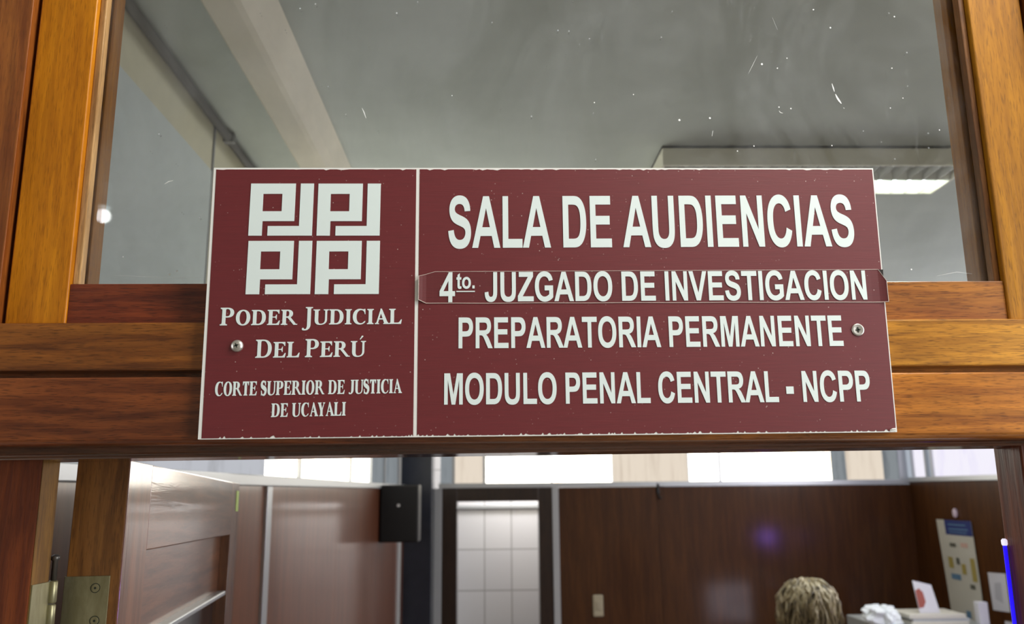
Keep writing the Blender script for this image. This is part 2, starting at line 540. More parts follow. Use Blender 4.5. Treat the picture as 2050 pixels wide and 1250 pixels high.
cx_ = k.n('ShaderNodeCombineXYZ')
k.l(k.coord((1, 1, 1), (0.066 + 2.48, 0, -1.472 + 3.61)), sx.inputs[0])
k.l(sx.outputs[0], cx_.inputs[0])
k.l(sx.outputs[2], cx_.inputs[1])
k.l(cx_.outputs[0], br.inputs['Vector'])
k.l(br.outputs[0], k.p.inputs['Base Color'])
struct(obj('wall_passage', B(-1.3, 1.4, 7.3, 7.36, 0.0, 3.0), mt), 'white tiled passage wall seen through the far doorway', 'wall')
bm = bmesh.new()
box(bm, -1.36, -1.3, 6.54, 7.36, 0.0, 3.0)
box(bm, 1.4, 1.46, 6.54, 7.36, 0.0, 3.0)
struct(obj('wall_passage_side', bm, M_corr), 'side walls of the tiled passage', 'wall')
struct(obj('ceiling_passage', B(-1.36, 1.46, 6.54, 7.36, 3.0, 3.06), M_ceil), 'ceiling of the tiled passage', 'ceiling')
struct(obj('trim_1', B(-0.9, 0.9, 7.27, 7.3, 1.838, 1.868, 0.003), M_trimgrey), 'grey track on the white tiled passage wall', 'trim')

# ================================================================ door frame, header and transom
d1 = struct(empty('door_1', (0.03, 0.05, 0)), 'varnished wooden door frame with a deep double header', 'door')
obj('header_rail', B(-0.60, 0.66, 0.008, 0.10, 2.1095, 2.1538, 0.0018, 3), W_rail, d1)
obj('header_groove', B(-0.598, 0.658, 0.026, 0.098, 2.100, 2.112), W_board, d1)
bm = B(-0.60, 0.66, 0.008, 0.0395, 2.0425, 2.1034)
es = [e for e in bm.edges if all(v.co.y < 0.01 for v in e.verts) and abs(e.verts[0].co.z - e.verts[1].co.z) < 1e-5]
lo = [e for e in es if e.verts[0].co.z < 2.06]
bmesh.ops.bevel(bm, geom=lo, offset=0.007, segments=6, profile=0.5, affect='EDGES')
hi = [e for e in bm.edges if all(v.co.y < 0.01 and v.co.z > 2.10 for v in e.verts) and abs(e.verts[0].co.x - e.verts[1].co.x) > 0.5]
bmesh.ops.bevel(bm, geom=hi, offset=0.0015, segments=2, profile=0.5, affect='EDGES')
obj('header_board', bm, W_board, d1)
W_head = wood('door_head_wood', (0.05, 0.016, 0.008), (0.10, 0.032, 0.014), (0.15, 0.050, 0.02), 'x', 0.16, 0.7, 0.08, 17.0, 1.0, 0.3, 0.08)
bm = bmesh.new()
prh = [(0.0395, 2.0425), (0.0395, 2.0402), (0.0405, 2.0395), (0.0430, 2.0395), (0.0440, 2.0385), (0.0440, 2.0368), (0.0452, 2.0356), (0.091, 2.0346), (0.091, 2.1), (0.0395, 2.1)]
prism(bm, prh, lambda a, b: (-0.60, a, b - 0.0048), lambda a, b: (0.66, a, b + 0.0030))
obj('door_head', bm, W_head, d1)
for x0, x1, y0, y1, zt_ in ((-0.60, -0.4205, 0.056, 0.088, 2.034), (0.507, 0.66, 0.050, 0.094, 2.040)):
    obj('jamb', B(x0, x1, y0, y1, 0.0, zt_, 0.0015), W_jamb, d1)
obj('jamb_lining', B(-0.4206, -0.4200, 0.0565, 0.0878, 0.0, 2.0335), W_lining, d1)
for x0, x1 in ((-0.60, -0.4540), (0.5535, 0.66)):
    obj('outer_post', B(x0, x1, 0.012, 0.10, 2.1538, 2.80, 0.001, 2), W_post, d1)
obj('gap_backing', B(-0.456, 0.5555, 0.066, 0.0985, 2.716, 2.80), M_shadowgap, d1)

w1 = struct(empty('window_1', (0.05, 0.045, 2.1538)), 'glazed transom over the door in an orange wooden frame', 'window')
for x0, x1 in ((-0.4505, -0.3950), (0.4950, 0.5500)):
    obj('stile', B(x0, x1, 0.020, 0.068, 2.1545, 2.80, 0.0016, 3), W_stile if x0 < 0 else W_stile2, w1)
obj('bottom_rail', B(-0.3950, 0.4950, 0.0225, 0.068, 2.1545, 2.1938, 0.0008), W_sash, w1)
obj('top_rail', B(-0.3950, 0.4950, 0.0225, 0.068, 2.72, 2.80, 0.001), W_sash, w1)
# glazing beads: paler strips against the stiles in front of the pane, dark ones behind
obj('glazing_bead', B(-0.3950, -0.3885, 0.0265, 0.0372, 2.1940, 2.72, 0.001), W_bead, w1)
obj('glazing_bead', B(0.4890, 0.4950, 0.0265, 0.0372, 2.1940, 2.72, 0.001), W_edge, w1)  # right bead in darker wood, shade of that side put into the colour
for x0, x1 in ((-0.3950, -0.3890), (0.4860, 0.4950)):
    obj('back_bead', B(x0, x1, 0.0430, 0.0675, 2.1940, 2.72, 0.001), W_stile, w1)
obj('putty_line', B(-0.3885, 0.4890, 0.0300, 0.0372, 2.1938, 2.1955, 0.0004), mat('putty', (0.62, 0.58, 0.48), 0.7), w1)
bm = B(-0.3945, 0.4945, 0.0375, 0.0425, 2.1945, 2.719)
LN = [([(0.3526, 2.4076), (0.3537, 2.4026), (0.3544, 2.3987)], 0.0013), ([(0.3552, 2.3959), (0.3569, 2.3915), (0.3587, 2.3882), (0.3605, 2.3854)], 0.0019), ([(0.3621, 2.381), (0.3631, 2.3799)], 0.0009),
      ([(-0.1291, 2.3795), (-0.1269, 2.3746), (-0.1248, 2.3686)], 0.0011), ([(0.2261, 2.3556), (0.2248, 2.3496)], 0.001), ([(0.2953, 2.3776), (0.2966, 2.3754), (0.2992, 2.3748)], 0.0007),
      ([(-0.3205, 2.2985), (-0.3167, 2.3011), (-0.3124, 2.3022)], 0.0011), ([(0.2666, 2.4186), (0.2714, 2.4276), (0.2774, 2.4389)], 0.0003), ([(0.2962, 2.4824), (0.3005, 2.4686)], 0.0003),
      ([(-0.362, 2.2058), (-0.3468, 2.2052), (-0.3134, 2.2036), (-0.2776, 2.203)], 0.0002), ([(0.4388, 2.2027), (0.4592, 2.2067), (0.474, 2.2047)], 0.0003)]
DT = [(0.2814, 2.4293, 0.0015), (0.2972, 2.4248, 0.0009), (0.3404, 2.4919, 0.001), (0.3566, 2.4711, 0.0012), (0.1925, 2.367, 0.0015), (0.2238, 2.3692, 0.0014), (0.2956, 2.3814, 0.0009), (0.3078, 2.3798, 0.001),
      (0.2669, 2.3389, 0.0009), (0.2497, 2.3335, 0.0009), (0.3466, 2.3395, 0.0009), (0.1065, 2.386, 0.0009), (-0.0384, 2.3933, 0.0007), (0.4257, 2.4842, 0.001), (0.417, 2.4252, 0.0008), (0.459, 2.3565, 0.0009),
      (0.425, 2.3917, 0.0008), (0.308, 2.4361, 0.0008), (0.4108, 2.3806, 0.0008), (0.1467, 2.3949, 0.0008), (-0.3088, 2.2066, 0.0013), (-0.3019, 2.21, 0.0011), (-0.3546, 2.2242, 0.0009), (0.4142, 2.2094, 0.001)]
nf = len(bm.faces)
for pl, wd in LN:
    for i in range(len(pl) - 1):
        (xa, za), (xb, zb) = pl[i], pl[i + 1]
        dx, dz = xb - xa, zb - za
        L = math.hypot(dx, dz)
        px, pz = -dz / L * wd / 2, dx / L * wd / 2
        t0 = 0.35 if i == 0 else 1.0
        t1 = 0.35 if i == len(pl) - 2 else 1.0
        vs = [bm.verts.new((x, 0.0372, z)) for x, z in ((xa + px * t0, za + pz * t0), (xa - px * t0, za - pz * t0), (xb - px * t1, zb - pz * t1), (xb + px * t1, zb + pz * t1))]
        bm.faces.new(vs)
for x, z, r in DT:
    bm.faces.new([bm.verts.new((x + r * 0.8 * math.cos(a * PI / 4) * random.uniform(0.8, 1.15), 0.0372, z + r * 0.8 * math.sin(a * PI / 4))) for a in range(8)])
bm.faces.ensure_lookup_table()
for f in bm.faces[nf:]:
    f.material_index = 1
obj('glass_pane', bm, [M_glass, M_fleck], w1)

# ---- the open door leaf, swung into the room past a right angle (its own axes: x along the leaf, y its thickness)
d2 = struct(empty('door_2', (-0.3676, 0.100, 0.0), math.radians(98.4), 0.0200), 'open wooden door leaf with a recessed upper panel', 'door')
TH = 0.0514
for x0, x1 in ((0.0, 0.096), (0.722, 0.808)):
    obj('stile', B(x0, x1, 0.0, TH, 0.008, 2.0345, 0.0007), W_door, d2, local=True)
obj('hinge_edge', B(-0.0015, 0.0, 0.001, TH - 0.001, 0.01, 2.0335), W_edge, d2, local=True)
W_doorx = wood('door_rail_wood', (0.13, 0.040, 0.018), (0.22, 0.075, 0.030), (0.30, 0.11, 0.045), 'x', 0.34, 1.0, 0.10, 19.2, 0.6, 0.25, 0.10)
for z0, z1 in ((1.9400, 2.0345), (0.95, 1.10), (0.008, 0.22)):
    obj('rail', B(0.096, 0.722, 0.0, TH, z0, z1, 0.0015), W_doorx, d2, local=True)
obj('panel', B(0.09, 0.73, 0.016, 0.036, 1.842, 1.943), W_doorx, d2, local=True)
obj('panel', B(0.09, 0.73, 0.016, 0.036, 0.21, 0.96), W_door, d2, local=True)
obj('metal_bead', B(0.10, 0.722, 0.002, 0.034, 1.835, 1.843, 0.002), M_alu, d2, local=True)
obj('glazing', B(0.09, 0.73, 0.022, 0.028, 1.09, 1.837), mat('dark_glass', (0.03, 0.02, 0.025), 0.08, coat=0.5), d2, local=True)
t = obj('tape_strip', B(0.770, 0.800, -0.0008, 0.0004, 1.982, 2.020), mat('yellow_green_tape', (0.40, 0.58, 0.06), 0.5), d2, local=True)
t['label'] = 'yellow-green tape strip on the top corner'
h = obj('handle', tube(bmesh.new(), [(0.765, 0.0, 1.02), (0.765, -0.045, 1.02), (0.755, -0.055, 1.02), (0.65, -0.055, 1.02)], 0.009, 10), M_alu, d2, local=True, smooth=True)
M_brass = mat('dull_brass', (0.33, 0.30, 0.17), 0.38, 0.75)
k = N(M_brass)
k.l(k.ramp(k.noise(k.coord((1, 1, 0.3)), 70, 5, 0.65, 0.5), ((0.3, (0.24, 0.215, 0.11)), (0.7, (0.40, 0.37, 0.23)))), k.p.inputs['Base Color'])
hg = obj('hinge', B(-0.0030, -0.0015, 0.0095, 0.0520, 1.815, 1.9205, 0.0004), M_brass, d2, local=True)   # the leaf screwed to the door's edge
hg['label'] = 'dull brass butt hinge'
Mi = wpos(d2).inverted()
obj('jamb_leaf', B(-0.4200, -0.4185, 0.0570, 0.0885, 1.815, 1.9195, 0.0004), M_brass, hg)
bm = bmesh.new()
kx, ky = -0.4178, 0.0925
for z0, z1 in ((1.815, 1.835), (1.836, 1.856), (1.857, 1.8785), (1.8795, 1.8985), (1.8995, 1.9200)):
    tube(bm, [(kx, ky, z0), (kx, ky, z0 + 0.0012), (kx, ky, z1 - 0.0012), (kx, ky, z1)], [0.0036, 0.0044, 0.0044, 0.0036], 14)
obj('knuckle', bm, M_brass, hg, smooth=True)
obj('pin', tube(bmesh.new(), [(kx, ky, 1.918), (kx, ky, 1.938), (kx, ky, 1.939), (kx, ky, 1.9425), (kx, ky, 1.944)], [0.0026, 0.0026, 0.0040, 0.0040, 0.0015], 12), mat('dark_steel_pin', (0.12, 0.11, 0.10), 0.4, 0.8), hg, smooth=True)
for z in (1.909, 1.878, 1.850, 1.826):
    M = wpos(d2) @ Matrix.Translation((-0.0030, 0.0225 if z in (1.909, 1.850) else 0.0205, z)) @ Matrix.Rotation(-PI / 2, 4, 'Y')
    bm = bmesh.new()
    lathe(bm, ((0.0040, -0.0002), (0.0040, 0.0004), (0.0030, 0.0006), (0.0012, 0.0006), (0.0010, 0.0001), (0, 0.0001)), M, 20)
    s_ = obj('screw', bm, M_brass, hg)
    bm = bmesh.new()
    lathe(bm, ((0.0012, 0.0003), (0.0012, 0.0008), (0, 0.0008)), M, 6)
    for a in (0,):
        pass
    # recess and dark ring round the head belong to the leaf's screw
    bm2 = bm
    lathe(bm2, ((0.0040, 0.0001), (0.0047, 0.0001), (0.0047, 0.00025), (0.0040, 0.00025)), M, 20)
    ob = obj('screw_recess', bm2, M_slot, hg)

# ================================================================ lettering
# Bold grotesque capitals: outlines in units of 1/2048 em, cap height 1466; M move, L line, Q curve, Z close
SANS = {
 'A': (1479, 'M1471 0L1149 0L1021 333L435 333L314 0L0 0L571 1466L884 1466ZM926 580L724 1124L526 580Z'),
 'C': (1479, 'M1087 539L1374 448Q1308 208 1154 91Q1001 -25 765 -25Q473 -25 285 174Q97 374 97 720Q97 1086 286 1288Q475 1491 783 1491Q1052 1491 1220 1332Q1320 1238 1370 1062L1077 992Q1051 1106 968 1172Q886 1238 768 1238Q605 1238 503 1121Q402 1004 402 742Q402 464 502 346Q602 228 762 228Q880 228 965 303Q1050 378 1087 539Z'),
 'D': (1479, 'M148 1466L689 1466Q872 1466 968 1438Q1097 1400 1189 1303Q1281 1206 1329 1065Q1377 925 1377 719Q1377 538 1332 407Q1277 247 1175 148Q1098 73 967 31Q869 0 705 0L148 0ZM444 1218L444 247L665 247Q789 247 844 261Q916 279 963 322Q1011 365 1041 463Q1071 562 1071 732Q1071 902 1041 993Q1011 1084 957 1135Q903 1186 820 1204Q758 1218 577 1218Z'),
 'E': (1366, 'M149 0L149 1466L1236 1466L1236 1218L445 1218L445 893L1181 893L1181 646L445 646L445 247L1264 247L1264 0Z'),
 'G': (1593, 'M831 539L831 786L1469 786L1469 202Q1376 112 1199 43Q1023 -25 842 -25Q612 -25 441 71Q270 168 184 347Q98 527 98 738Q98 967 194 1145Q290 1323 475 1418Q616 1491 826 1491Q1099 1491 1252 1376Q1406 1262 1450 1060L1156 1005Q1125 1113 1039 1175Q954 1238 826 1238Q632 1238 517 1115Q403 992 403 750Q403 489 519 358Q635 228 823 228Q916 228 1009 264Q1103 301 1170 353L1170 539Z'),
 'I': (569, 'M140 0L140 1466L436 1466L436 0Z'),
 'J': (1139, 'M712 1466L1007 1466L1007 538Q1007 356 975 258Q932 130 819 52Q706 -25 521 -25Q304 -25 187 96Q70 218 69 453L348 485Q353 359 385 307Q433 228 531 228Q630 228 671 284Q712 341 712 519Z'),
 'L': (1251, 'M157 0L157 1466L453 1466L453 247L1189 247L1189 0Z'),
 'M': (1706, 'M145 0L145 1466L588 1466L854 466L1117 1466L1561 1466L1561 0L1286 0L1286 1154L995 0L710 0L420 1154L420 0Z'),
 'N': (1479, 'M152 0L152 1466L440 1466L1040 487L1040 1466L1315 1466L1315 0L1018 0L427 956L427 0Z'),
 'O': (1593, 'M89 724Q89 948 156 1100Q206 1212 292 1301Q379 1390 482 1433Q619 1491 798 1491Q1122 1491 1316 1290Q1511 1089 1511 731Q1511 376 1318 175Q1125 -25 802 -25Q475 -25 282 174Q89 374 89 724ZM394 734Q394 485 509 356Q624 228 801 228Q978 228 1091 355Q1205 483 1205 738Q1205 990 1094 1114Q984 1238 801 1238Q618 1238 506 1112Q394 987 394 734Z'),
 'P': (1366, 'M149 0L149 1466L624 1466Q894 1466 976 1444Q1102 1411 1187 1300Q1272 1190 1272 1015Q1272 880 1223 788Q1174 696 1098 643Q1023 591 945 574Q839 553 638 553L445 553L445 0ZM445 1218L445 802L607 802Q782 802 841 825Q900 848 933 897Q967 946 967 1011Q967 1091 920 1143Q873 1195 801 1208Q748 1218 588 1218Z'),
 'R': (1479, 'M150 0L150 1466L773 1466Q1008 1466 1114 1426Q1221 1387 1285 1286Q1349 1185 1349 1055Q1349 890 1252 782Q1155 675 962 647Q1058 591 1120 524Q1183 457 1289 286L1468 0L1114 0L900 319Q786 490 744 534Q702 579 655 595Q608 612 506 612L446 612L446 0ZM446 846L665 846Q878 846 931 864Q984 882 1014 926Q1044 970 1044 1036Q1044 1110 1004 1155Q965 1201 893 1213Q857 1218 677 1218L446 1218Z'),
 'S': (1366, 'M74 477L362 505Q388 360 467 292Q547 224 682 224Q825 224 897 284Q970 345 970 426Q970 478 939 514Q909 551 833 578Q781 596 596 642Q358 701 262 787Q127 908 127 1082Q127 1194 190 1291Q254 1389 373 1440Q493 1491 662 1491Q938 1491 1077 1370Q1217 1249 1224 1047L928 1034Q909 1147 846 1196Q784 1246 659 1246Q530 1246 457 1193Q410 1159 410 1102Q410 1050 454 1013Q510 966 726 915Q942 864 1045 809Q1149 755 1207 660Q1266 566 1266 427Q1266 301 1196 191Q1126 81 998 27Q870 -26 679 -26Q401 -26 252 102Q103 231 74 477Z'),
 'T': (1251, 'M479 0L479 1218L44 1218L44 1466L1209 1466L1209 1218L775 1218L775 0Z'),
 'U': (1479, 'M147 1466L443 1466L443 672Q443 483 454 427Q473 337 544 282Q616 228 740 228Q866 228 930 279Q994 331 1007 406Q1020 481 1020 655L1020 1466L1316 1466L1316 696Q1316 432 1292 323Q1268 214 1203 139Q1139 64 1031 19Q923 -25 749 -25Q539 -25 430 23Q322 72 259 149Q196 227 176 312Q147 438 147 684Z'),
 'V': (1366, 'M523 0L-1 1466L320 1466L691 381L1050 1466L1364 1466L839 0Z'),
 'Z': (1251, 'M21 0L21 267L790 1218L108 1218L108 1466L1181 1466L1181 1236L381 247L1211 247L1211 0Z'),
 '4': (1139, 'M644 0L644 295L45 295L45 540L680 1472L915 1472L915 541L1097 541L1097 295L915 295L915 0ZM644 541L644 1043L307 541Z'),
 't': (682, 'M634 1062L634 838L442 838L442 410Q442 280 447 258Q453 237 472 223Q492 209 520 209Q559 209 633 236L657 18Q559 -24 435 -24Q359 -24 298 1Q237 27 208 67Q180 108 169 177Q160 226 160 375L160 838L31 838L31 1062L160 1062L160 1273L442 1437L442 1062Z'),
 'o': (1251, 'M82 546Q82 686 151 817Q220 948 346 1017Q473 1086 629 1086Q870 1086 1024 929Q1178 773 1178 534Q1178 293 1022 134Q867 -24 631 -24Q485 -24 352 42Q220 108 151 235Q82 363 82 546ZM370 531Q370 373 445 289Q520 205 630 205Q740 205 814 289Q889 373 889 533Q889 689 814 773Q740 857 630 857Q520 857 445 773Q370 689 370 531Z'),
 '.': (569, 'M147 0L147 281L428 281L428 0Z'),
 '-': (760, 'M90 385L90 735L670 735L670 385Z'),
 ' ': (569, ''),
}


def parse(d, n=7):
    """Outline text to a list of point loops."""
    out, cur, num, cmd = [], [], '', None
    toks = []
    for ch in d:
        if ch in 'MLQZ':
            if num.strip():
                toks.append([float(q) for q in num.split()])
            toks.append(ch)
            num = ''
        else:
            num += ch
    i = 0
    while i < len(toks):
        c = toks[i]
        if c == 'Z':
            out.append(cur)
            i += 1
            continue
        a = toks[i + 1]
        if c == 'M':
            cur = [tuple(a)]
        elif c == 'L':
            cur.append(tuple(a))
        else:
            p0 = cur[-1]
            for k_ in range(1, n + 1):
                t = k_ / n
                cur.append(tuple((1 - t) ** 2 * p0[j] + 2 * t * (1 - t) * a[j] + t * t * a[2 + j] for j in (0, 1)))
        i += 2
    return out


def fill(loops, ext):
    """Flat filled shape with a little thickness (holes by nesting), as mesh data in the xy plane."""
    c = bpy.data.curves.new('fill', 'CURVE')
    c.dimensions = '2D'
    c.fill_mode = 'BOTH'
    c.extrude = ext
    for lp in loops:
        s = c.splines.new('POLY')
        s.points.add(len(lp) - 1)
        for q, p in zip(s.points, lp):
            q.co = (p[0], p[1], 0, 1)
        s.use_cyclic_u = True
    o = bpy.data.objects.new('fill', c)
    me = bpy.data.meshes.new_from_object(o)
    bpy.data.objects.remove(o)
    bpy.data.curves.remove(c)
    return me


def qb(p0, p1, p2, n=6):
    return [tuple((1 - t) ** 2 * a + 2 * t * (1 - t) * b + t * t * c for a, b, c in zip(p0, p1, p2)) for t in (i / n for i in range(1, n + 1))]


def cb(p0, p1, p2, p3, n=12):
    return [tuple((1 - t) ** 3 * a + 3 * t * (1 - t) ** 2 * b + 3 * t * t * (1 - t) * c + t ** 3 * d for a, b, c, d in zip(p0, p1, p2, p3)) for t in (i / n for i in range(1, n + 1))]


def ell(cx, cy, rx, ry, a0=0, a1=360, n=40, sq=2.15):
    """Slightly squared ellipse arc."""
    o = []
    for i in range(n + 1):
        a = math.radians(a0 + (a1 - a0) * i / n)
        c, s_ = math.cos(a), math.sin(a)
        o.append((cx + rx * math.copysign(abs(c) ** (2 / sq), c), cy + ry * math.copysign(abs(s_) ** (2 / sq), s_)))
    return o[:-1] if abs(a1 - a0) == 360 else o


# Roman capitals built from stems, bowls and bracketed serifs; cap height 1. T thick, t thin, e serif length, h serif thickness
def serif_glyph(ch, T, t, e, h):
    b = 0.10

    def stem(x, w=T, y0=0.0, y1=1.0, bot=True, top=True, el=e, er=e):
        p = []
        if bot:
            p += [(x - el, y0), (x + w + er, y0), (x + w + er, y0 + h)] + qb((x + w + er, y0 + h), (x + w, y0 + h), (x + w, y0 + h + b))
        else:
            p += [(x, y0), (x + w, y0)]
        if top:
            p += [(x + w, y1 - h - b)] + qb((x + w, y1 - h - b), (x + w, y1 - h), (x + w + er, y1 - h)) + [(x + w + er, y1), (x - el, y1), (x - el, y1 - h)] + qb((x - el, y1 - h), (x, y1 - h), (x, y1 - h - b))
        else:
            p += [(x + w, y1), (x, y1)]
        if bot:
            p += [(x, y0 + h + b)] + qb((x, y0 + h + b), (x, y0 + h), (x - el, y0 + h))
        return [p]

    def foot(xc, w, l, r, y=0.0, up=True):
        s = 1 if up else -1
        return [[(xc - w / 2 - l, y), (xc + w / 2 + r, y), (xc + w / 2 + r, y + s * h)] + qb((xc + w / 2 + r, y + s * h), (xc + w / 2, y + s * h), (xc + w / 2, y + s * (h + 0.06))) +
                [(xc - w / 2, y + s * (h + 0.06))] + qb((xc - w / 2, y + s * (h + 0.06)), (xc - w / 2, y + s * h), (xc - w / 2 - l, y + s * h))]

    def arm(x0, x1, y, up, drop):           # top (up=False) or bottom (up=True) arm with a vertical serif at its end
        s = 1 if up else -1
        return [[(x0, y), (x1 - (0 if not up else 0.02), y), (x1 + (0.03 if up else 0), y + s * drop), (x1 - 0.045 + (0.03 if up else 0), y + s * drop)] + qb((x1 - 0.045, y + s * drop), (x1 - 0.10, y + s * t), (x1 - 0.26, y + s * t)) + [(x0, y + s * t)]]

    def bowl(x, xr, y0, y1, xm):            # right-hand bowl from a stem at x to xr
        k_ = 0.62
        yc = (y0 + y1) / 2
        o = [(x, y1), (xm, y1)] + cb((xm, y1), (xm + (xr - xm) * k_, y1), (xr, yc + (y1 - yc) * k_), (xr, yc)) + cb((xr, yc), (xr, yc - (yc - y0) * k_), (xm + (xr - xm) * k_, y0), (xm, y0)) + [(x, y0)]
        xi, a, c = xr - T * 1.05, y1 - t, y0 + t
        i = [(x + T * 0.6, a), (xm, a)] + cb((xm, a), (xm + (xi - xm) * k_, a), (xi, yc + (a - yc) * k_), (xi, yc)) + cb((xi, yc), (xi, yc - (yc - c) * k_), (xm + (xi - xm) * k_, c), (xm, c)) + [(x + T * 0.6, c)]
        return [o, i]

    if ch == ' ':
        return [], 0.24
    if ch == 'I':
        return [stem(e)], T + 2 * e
    if ch == 'L':
        return [stem(e), arm(e + T * 0.5, e + T + 0.48, 0, True, 0.30)], e + T + 0.53
    if ch == 'E':
        return [stem(e, er=0.0), arm(e + T * 0.5, e + T + 0.44, 1, False, 0.26), arm(e + T * 0.5, e + T + 0.46, 0, True, 0.29),
                [[(e + T * 0.5, 0.49), (e + T + 0.16, 0.49)] + qb((e + T + 0.16, 0.49), (e + T + 0.22, 0.48), (e + T + 0.24, 0.36)) + [(e + T + 0.285, 0.36), (e + T + 0.285, 0.68), (e + T + 0.24, 0.68)] + qb((e + T + 0.24, 0.68), (e + T + 0.22, 0.56), (e + T + 0.16, 0.55)) + [(e + T * 0.5, 0.55)]]], e + T + 0.52
    if ch == 'T':
        w = 0.72
        g = [stem(w / 2 - T / 2, top=False)]
        g += [arm(w / 2, w - 0.02, 1, False, 0.28), [[(w - x, y) for x, y in arm(w / 2, w - 0.02, 1, False, 0.28)[0]]]]
        return g, w + 0.03
    if ch in 'PR':
        xr = e + T + (0.46 if ch == 'P' else 0.44)
        g = [stem(e), bowl(e + T * 0.3, xr, 0.44 if ch == 'P' else 0.47, 1.0, e + T + 0.10)]
        if ch == 'R':
            x = e + T + 0.06
            g.append([[(x, 0.52), (x + T * 0.95, 0.52), (x + 0.60, 0.06), (x + 0.68, h), (x + 0.68, 0), (x + 0.44, 0)]])
            return g, x + 0.68
        return g, xr + 0.05
    if ch == 'D':
        xr = e + T + 0.60
        return [stem(e), bowl(e + T * 0.3, xr, 0.0, 1.0, e + T + 0.12)], xr + 0.06
    if ch == 'O':
        rx = 0.46
        return [[ell(rx + 0.04, 0.5, rx, 0.52), ell(rx + 0.04, 0.5, rx - T * 1.02, 0.52 - t)]], 2 * rx + 0.08
    if ch == 'C':
        rx, cx_ = 0.46, 0.50
        o = ell(cx_, 0.5, rx, 0.52, 48, 318, 36)
        i = ell(cx_ + T * 0.30, 0.5, rx - T * 0.76, 0.52 - t, 318, 52, 36)
        x = o[0][0]
        return [[o + i], [[(0.80, 1.01), (0.845, 1.01), (0.855, 0.66), (0.815, 0.66)] + qb((0.815, 0.66), (0.77, 0.93), (0.60, 0.955)) + [(0.56, 1.0), (0.72, 0.985)]],
                [[(0.80, 0.135), (0.87, 0.19), (0.845, 0.225), (0.76, 0.15)]]], 0.93
    if ch == 'S':
        cl = [(0.50, 0.74)] + cb((0.50, 0.74), (0.47, 0.90), (0.40, 0.985), (0.285, 0.985), 8) + cb((0.285, 0.985), (0.02, 0.985), (0.03, 0.66), (0.20, 0.59), 10) + cb((0.20, 0.59), (0.35, 0.52), (0.55, 0.46), (0.53, 0.26), 12) + cb((0.53, 0.26), (0.50, 0.02), (0.33, 0.015), (0.285, 0.015), 8) + cb((0.285, 0.015), (0.16, 0.015), (0.09, 0.12), (0.065, 0.30), 8)
        lft, rgt = [], []
        n = len(cl)
        for i, p in enumerate(cl):
            a, b2 = cl[max(i - 1, 0)], cl[min(i + 1, n - 1)]
            dx, dy = b2[0] - a[0], b2[1] - a[1]
            L = math.hypot(dx, dy) or 1
            u = i / (n - 1)
            wd = t + (T * 1.25 - t) * math.exp(-((u - 0.48) / 0.26) ** 2)
            lft.append((p[0] - dy / L * wd / 2, p[1] + dx / L * wd / 2))
            rgt.append((p[0] + dy / L * wd / 2, p[1] - dx / L * wd / 2))
        return [[lft + rgt[::-1]], [[(0.475, 0.70), (0.535, 0.70), (0.525, 1.02), (0.485, 1.02), (0.44, 0.93)]], [[(0.04, 0.33), (0.095, 0.33), (0.15, 0.08), (0.09, -0.02), (0.045, -0.02)]]], 0.66
    if ch == 'U':
        x0, x1 = e, e + T + 0.44
        t2 = t * 1.5
        o = [(x0, 0.90), (x0, 0.32)] + cb((x0, 0.32), (x0, 0.06), (x0 + 0.16, -0.02), (x0 + 0.34, -0.02)) + cb((x0 + 0.34, -0.02), (x1 - 0.04, -0.02), (x1 + t2, 0.10), (x1 + t2, 0.34)) + [(x1 + t2, 0.95), (x1, 0.95), (x1, 0.34)] + cb((x1, 0.34), (x1, 0.14), (x1 - 0.10, 0.055), (x0 + 0.38, 0.055)) + cb((x0 + 0.38, 0.055), (x0 + T + 0.02, 0.055), (x0 + T, 0.2), (x0 + T, 0.34)) + [(x0 + T, 0.90)]
        return [[o], foot(x0 + T / 2, T, e, e, 1.0, False), foot(x1 + t2 / 2, t2, e * 1.0, e * 1.0, 1.0, False)], x1 + t2 + e
    if ch in 'Jj':
        d = -0.30 if ch == 'J' else 0.0       # J drops under the line, j stands on it
        x = 0.30 if ch == 'j' else 0.26
        o = [(x + T, 0.95), (x, 0.95), (x, d + 0.30)] + cb((x, d + 0.30), (x, d + 0.13), (x - 0.05, d + 0.045), (x - 0.12, d + 0.045)) + [(x - 0.18, d + 0.11)] + cb((x - 0.18, d + 0.11), (x - 0.26, d + 0.17), (x - 0.32, d + 0.05), (x - 0.25, d - 0.005)) + cb((x - 0.25, d - 0.005), (x - 0.10, d - 0.06), (x + T, d - 0.02), (x + T, d + 0.34))
        return [[o], foot(x + T / 2, T, e, e, 1.0, False)], x + T + e
    if ch == 'A':
        w = 0.90
        ap = w * 0.46
        x0, x1 = 0.12, w - 0.20
        return [[[(x0, 0.0), (x0 + t * 1.3, 0.0), (ap + 0.07, 0.90), (ap, 1.02)]], [[(ap - 0.02, 1.02), (ap + 0.07, 1.02), (x1 + T * 0.98, 0.0), (x1 - T * 0.12, 0.0), (ap - 0.03, 0.83)]],
                [[(0.22, 0.30), (0.62, 0.30), (0.60, 0.30 + t * 0.95), (0.235, 0.30 + t * 0.95)]], foot(x0 + 0.04, 0.05, 0.09, 0.13), foot(x1 + T * 0.42, T * 0.9, 0.10, 0.08)], w + 0.02
    if ch == 'Y':
        xm = 0.40
        return [stem(xm - T / 2, y1=0.46, top=False), [[(xm - T / 2, 0.40), (xm + T / 2, 0.40), (0.30, 0.97), (0.30 - T * 1.1, 0.97)]], [[(xm, 0.42), (xm + T / 2, 0.46), (0.70, 0.97), (0.64, 0.97)]], foot(0.30 - T * 0.55, T, 0.06, 0.09, 1.0, False), foot(0.67, 0.05, 0.11, 0.09, 1.0, False)], 0.82
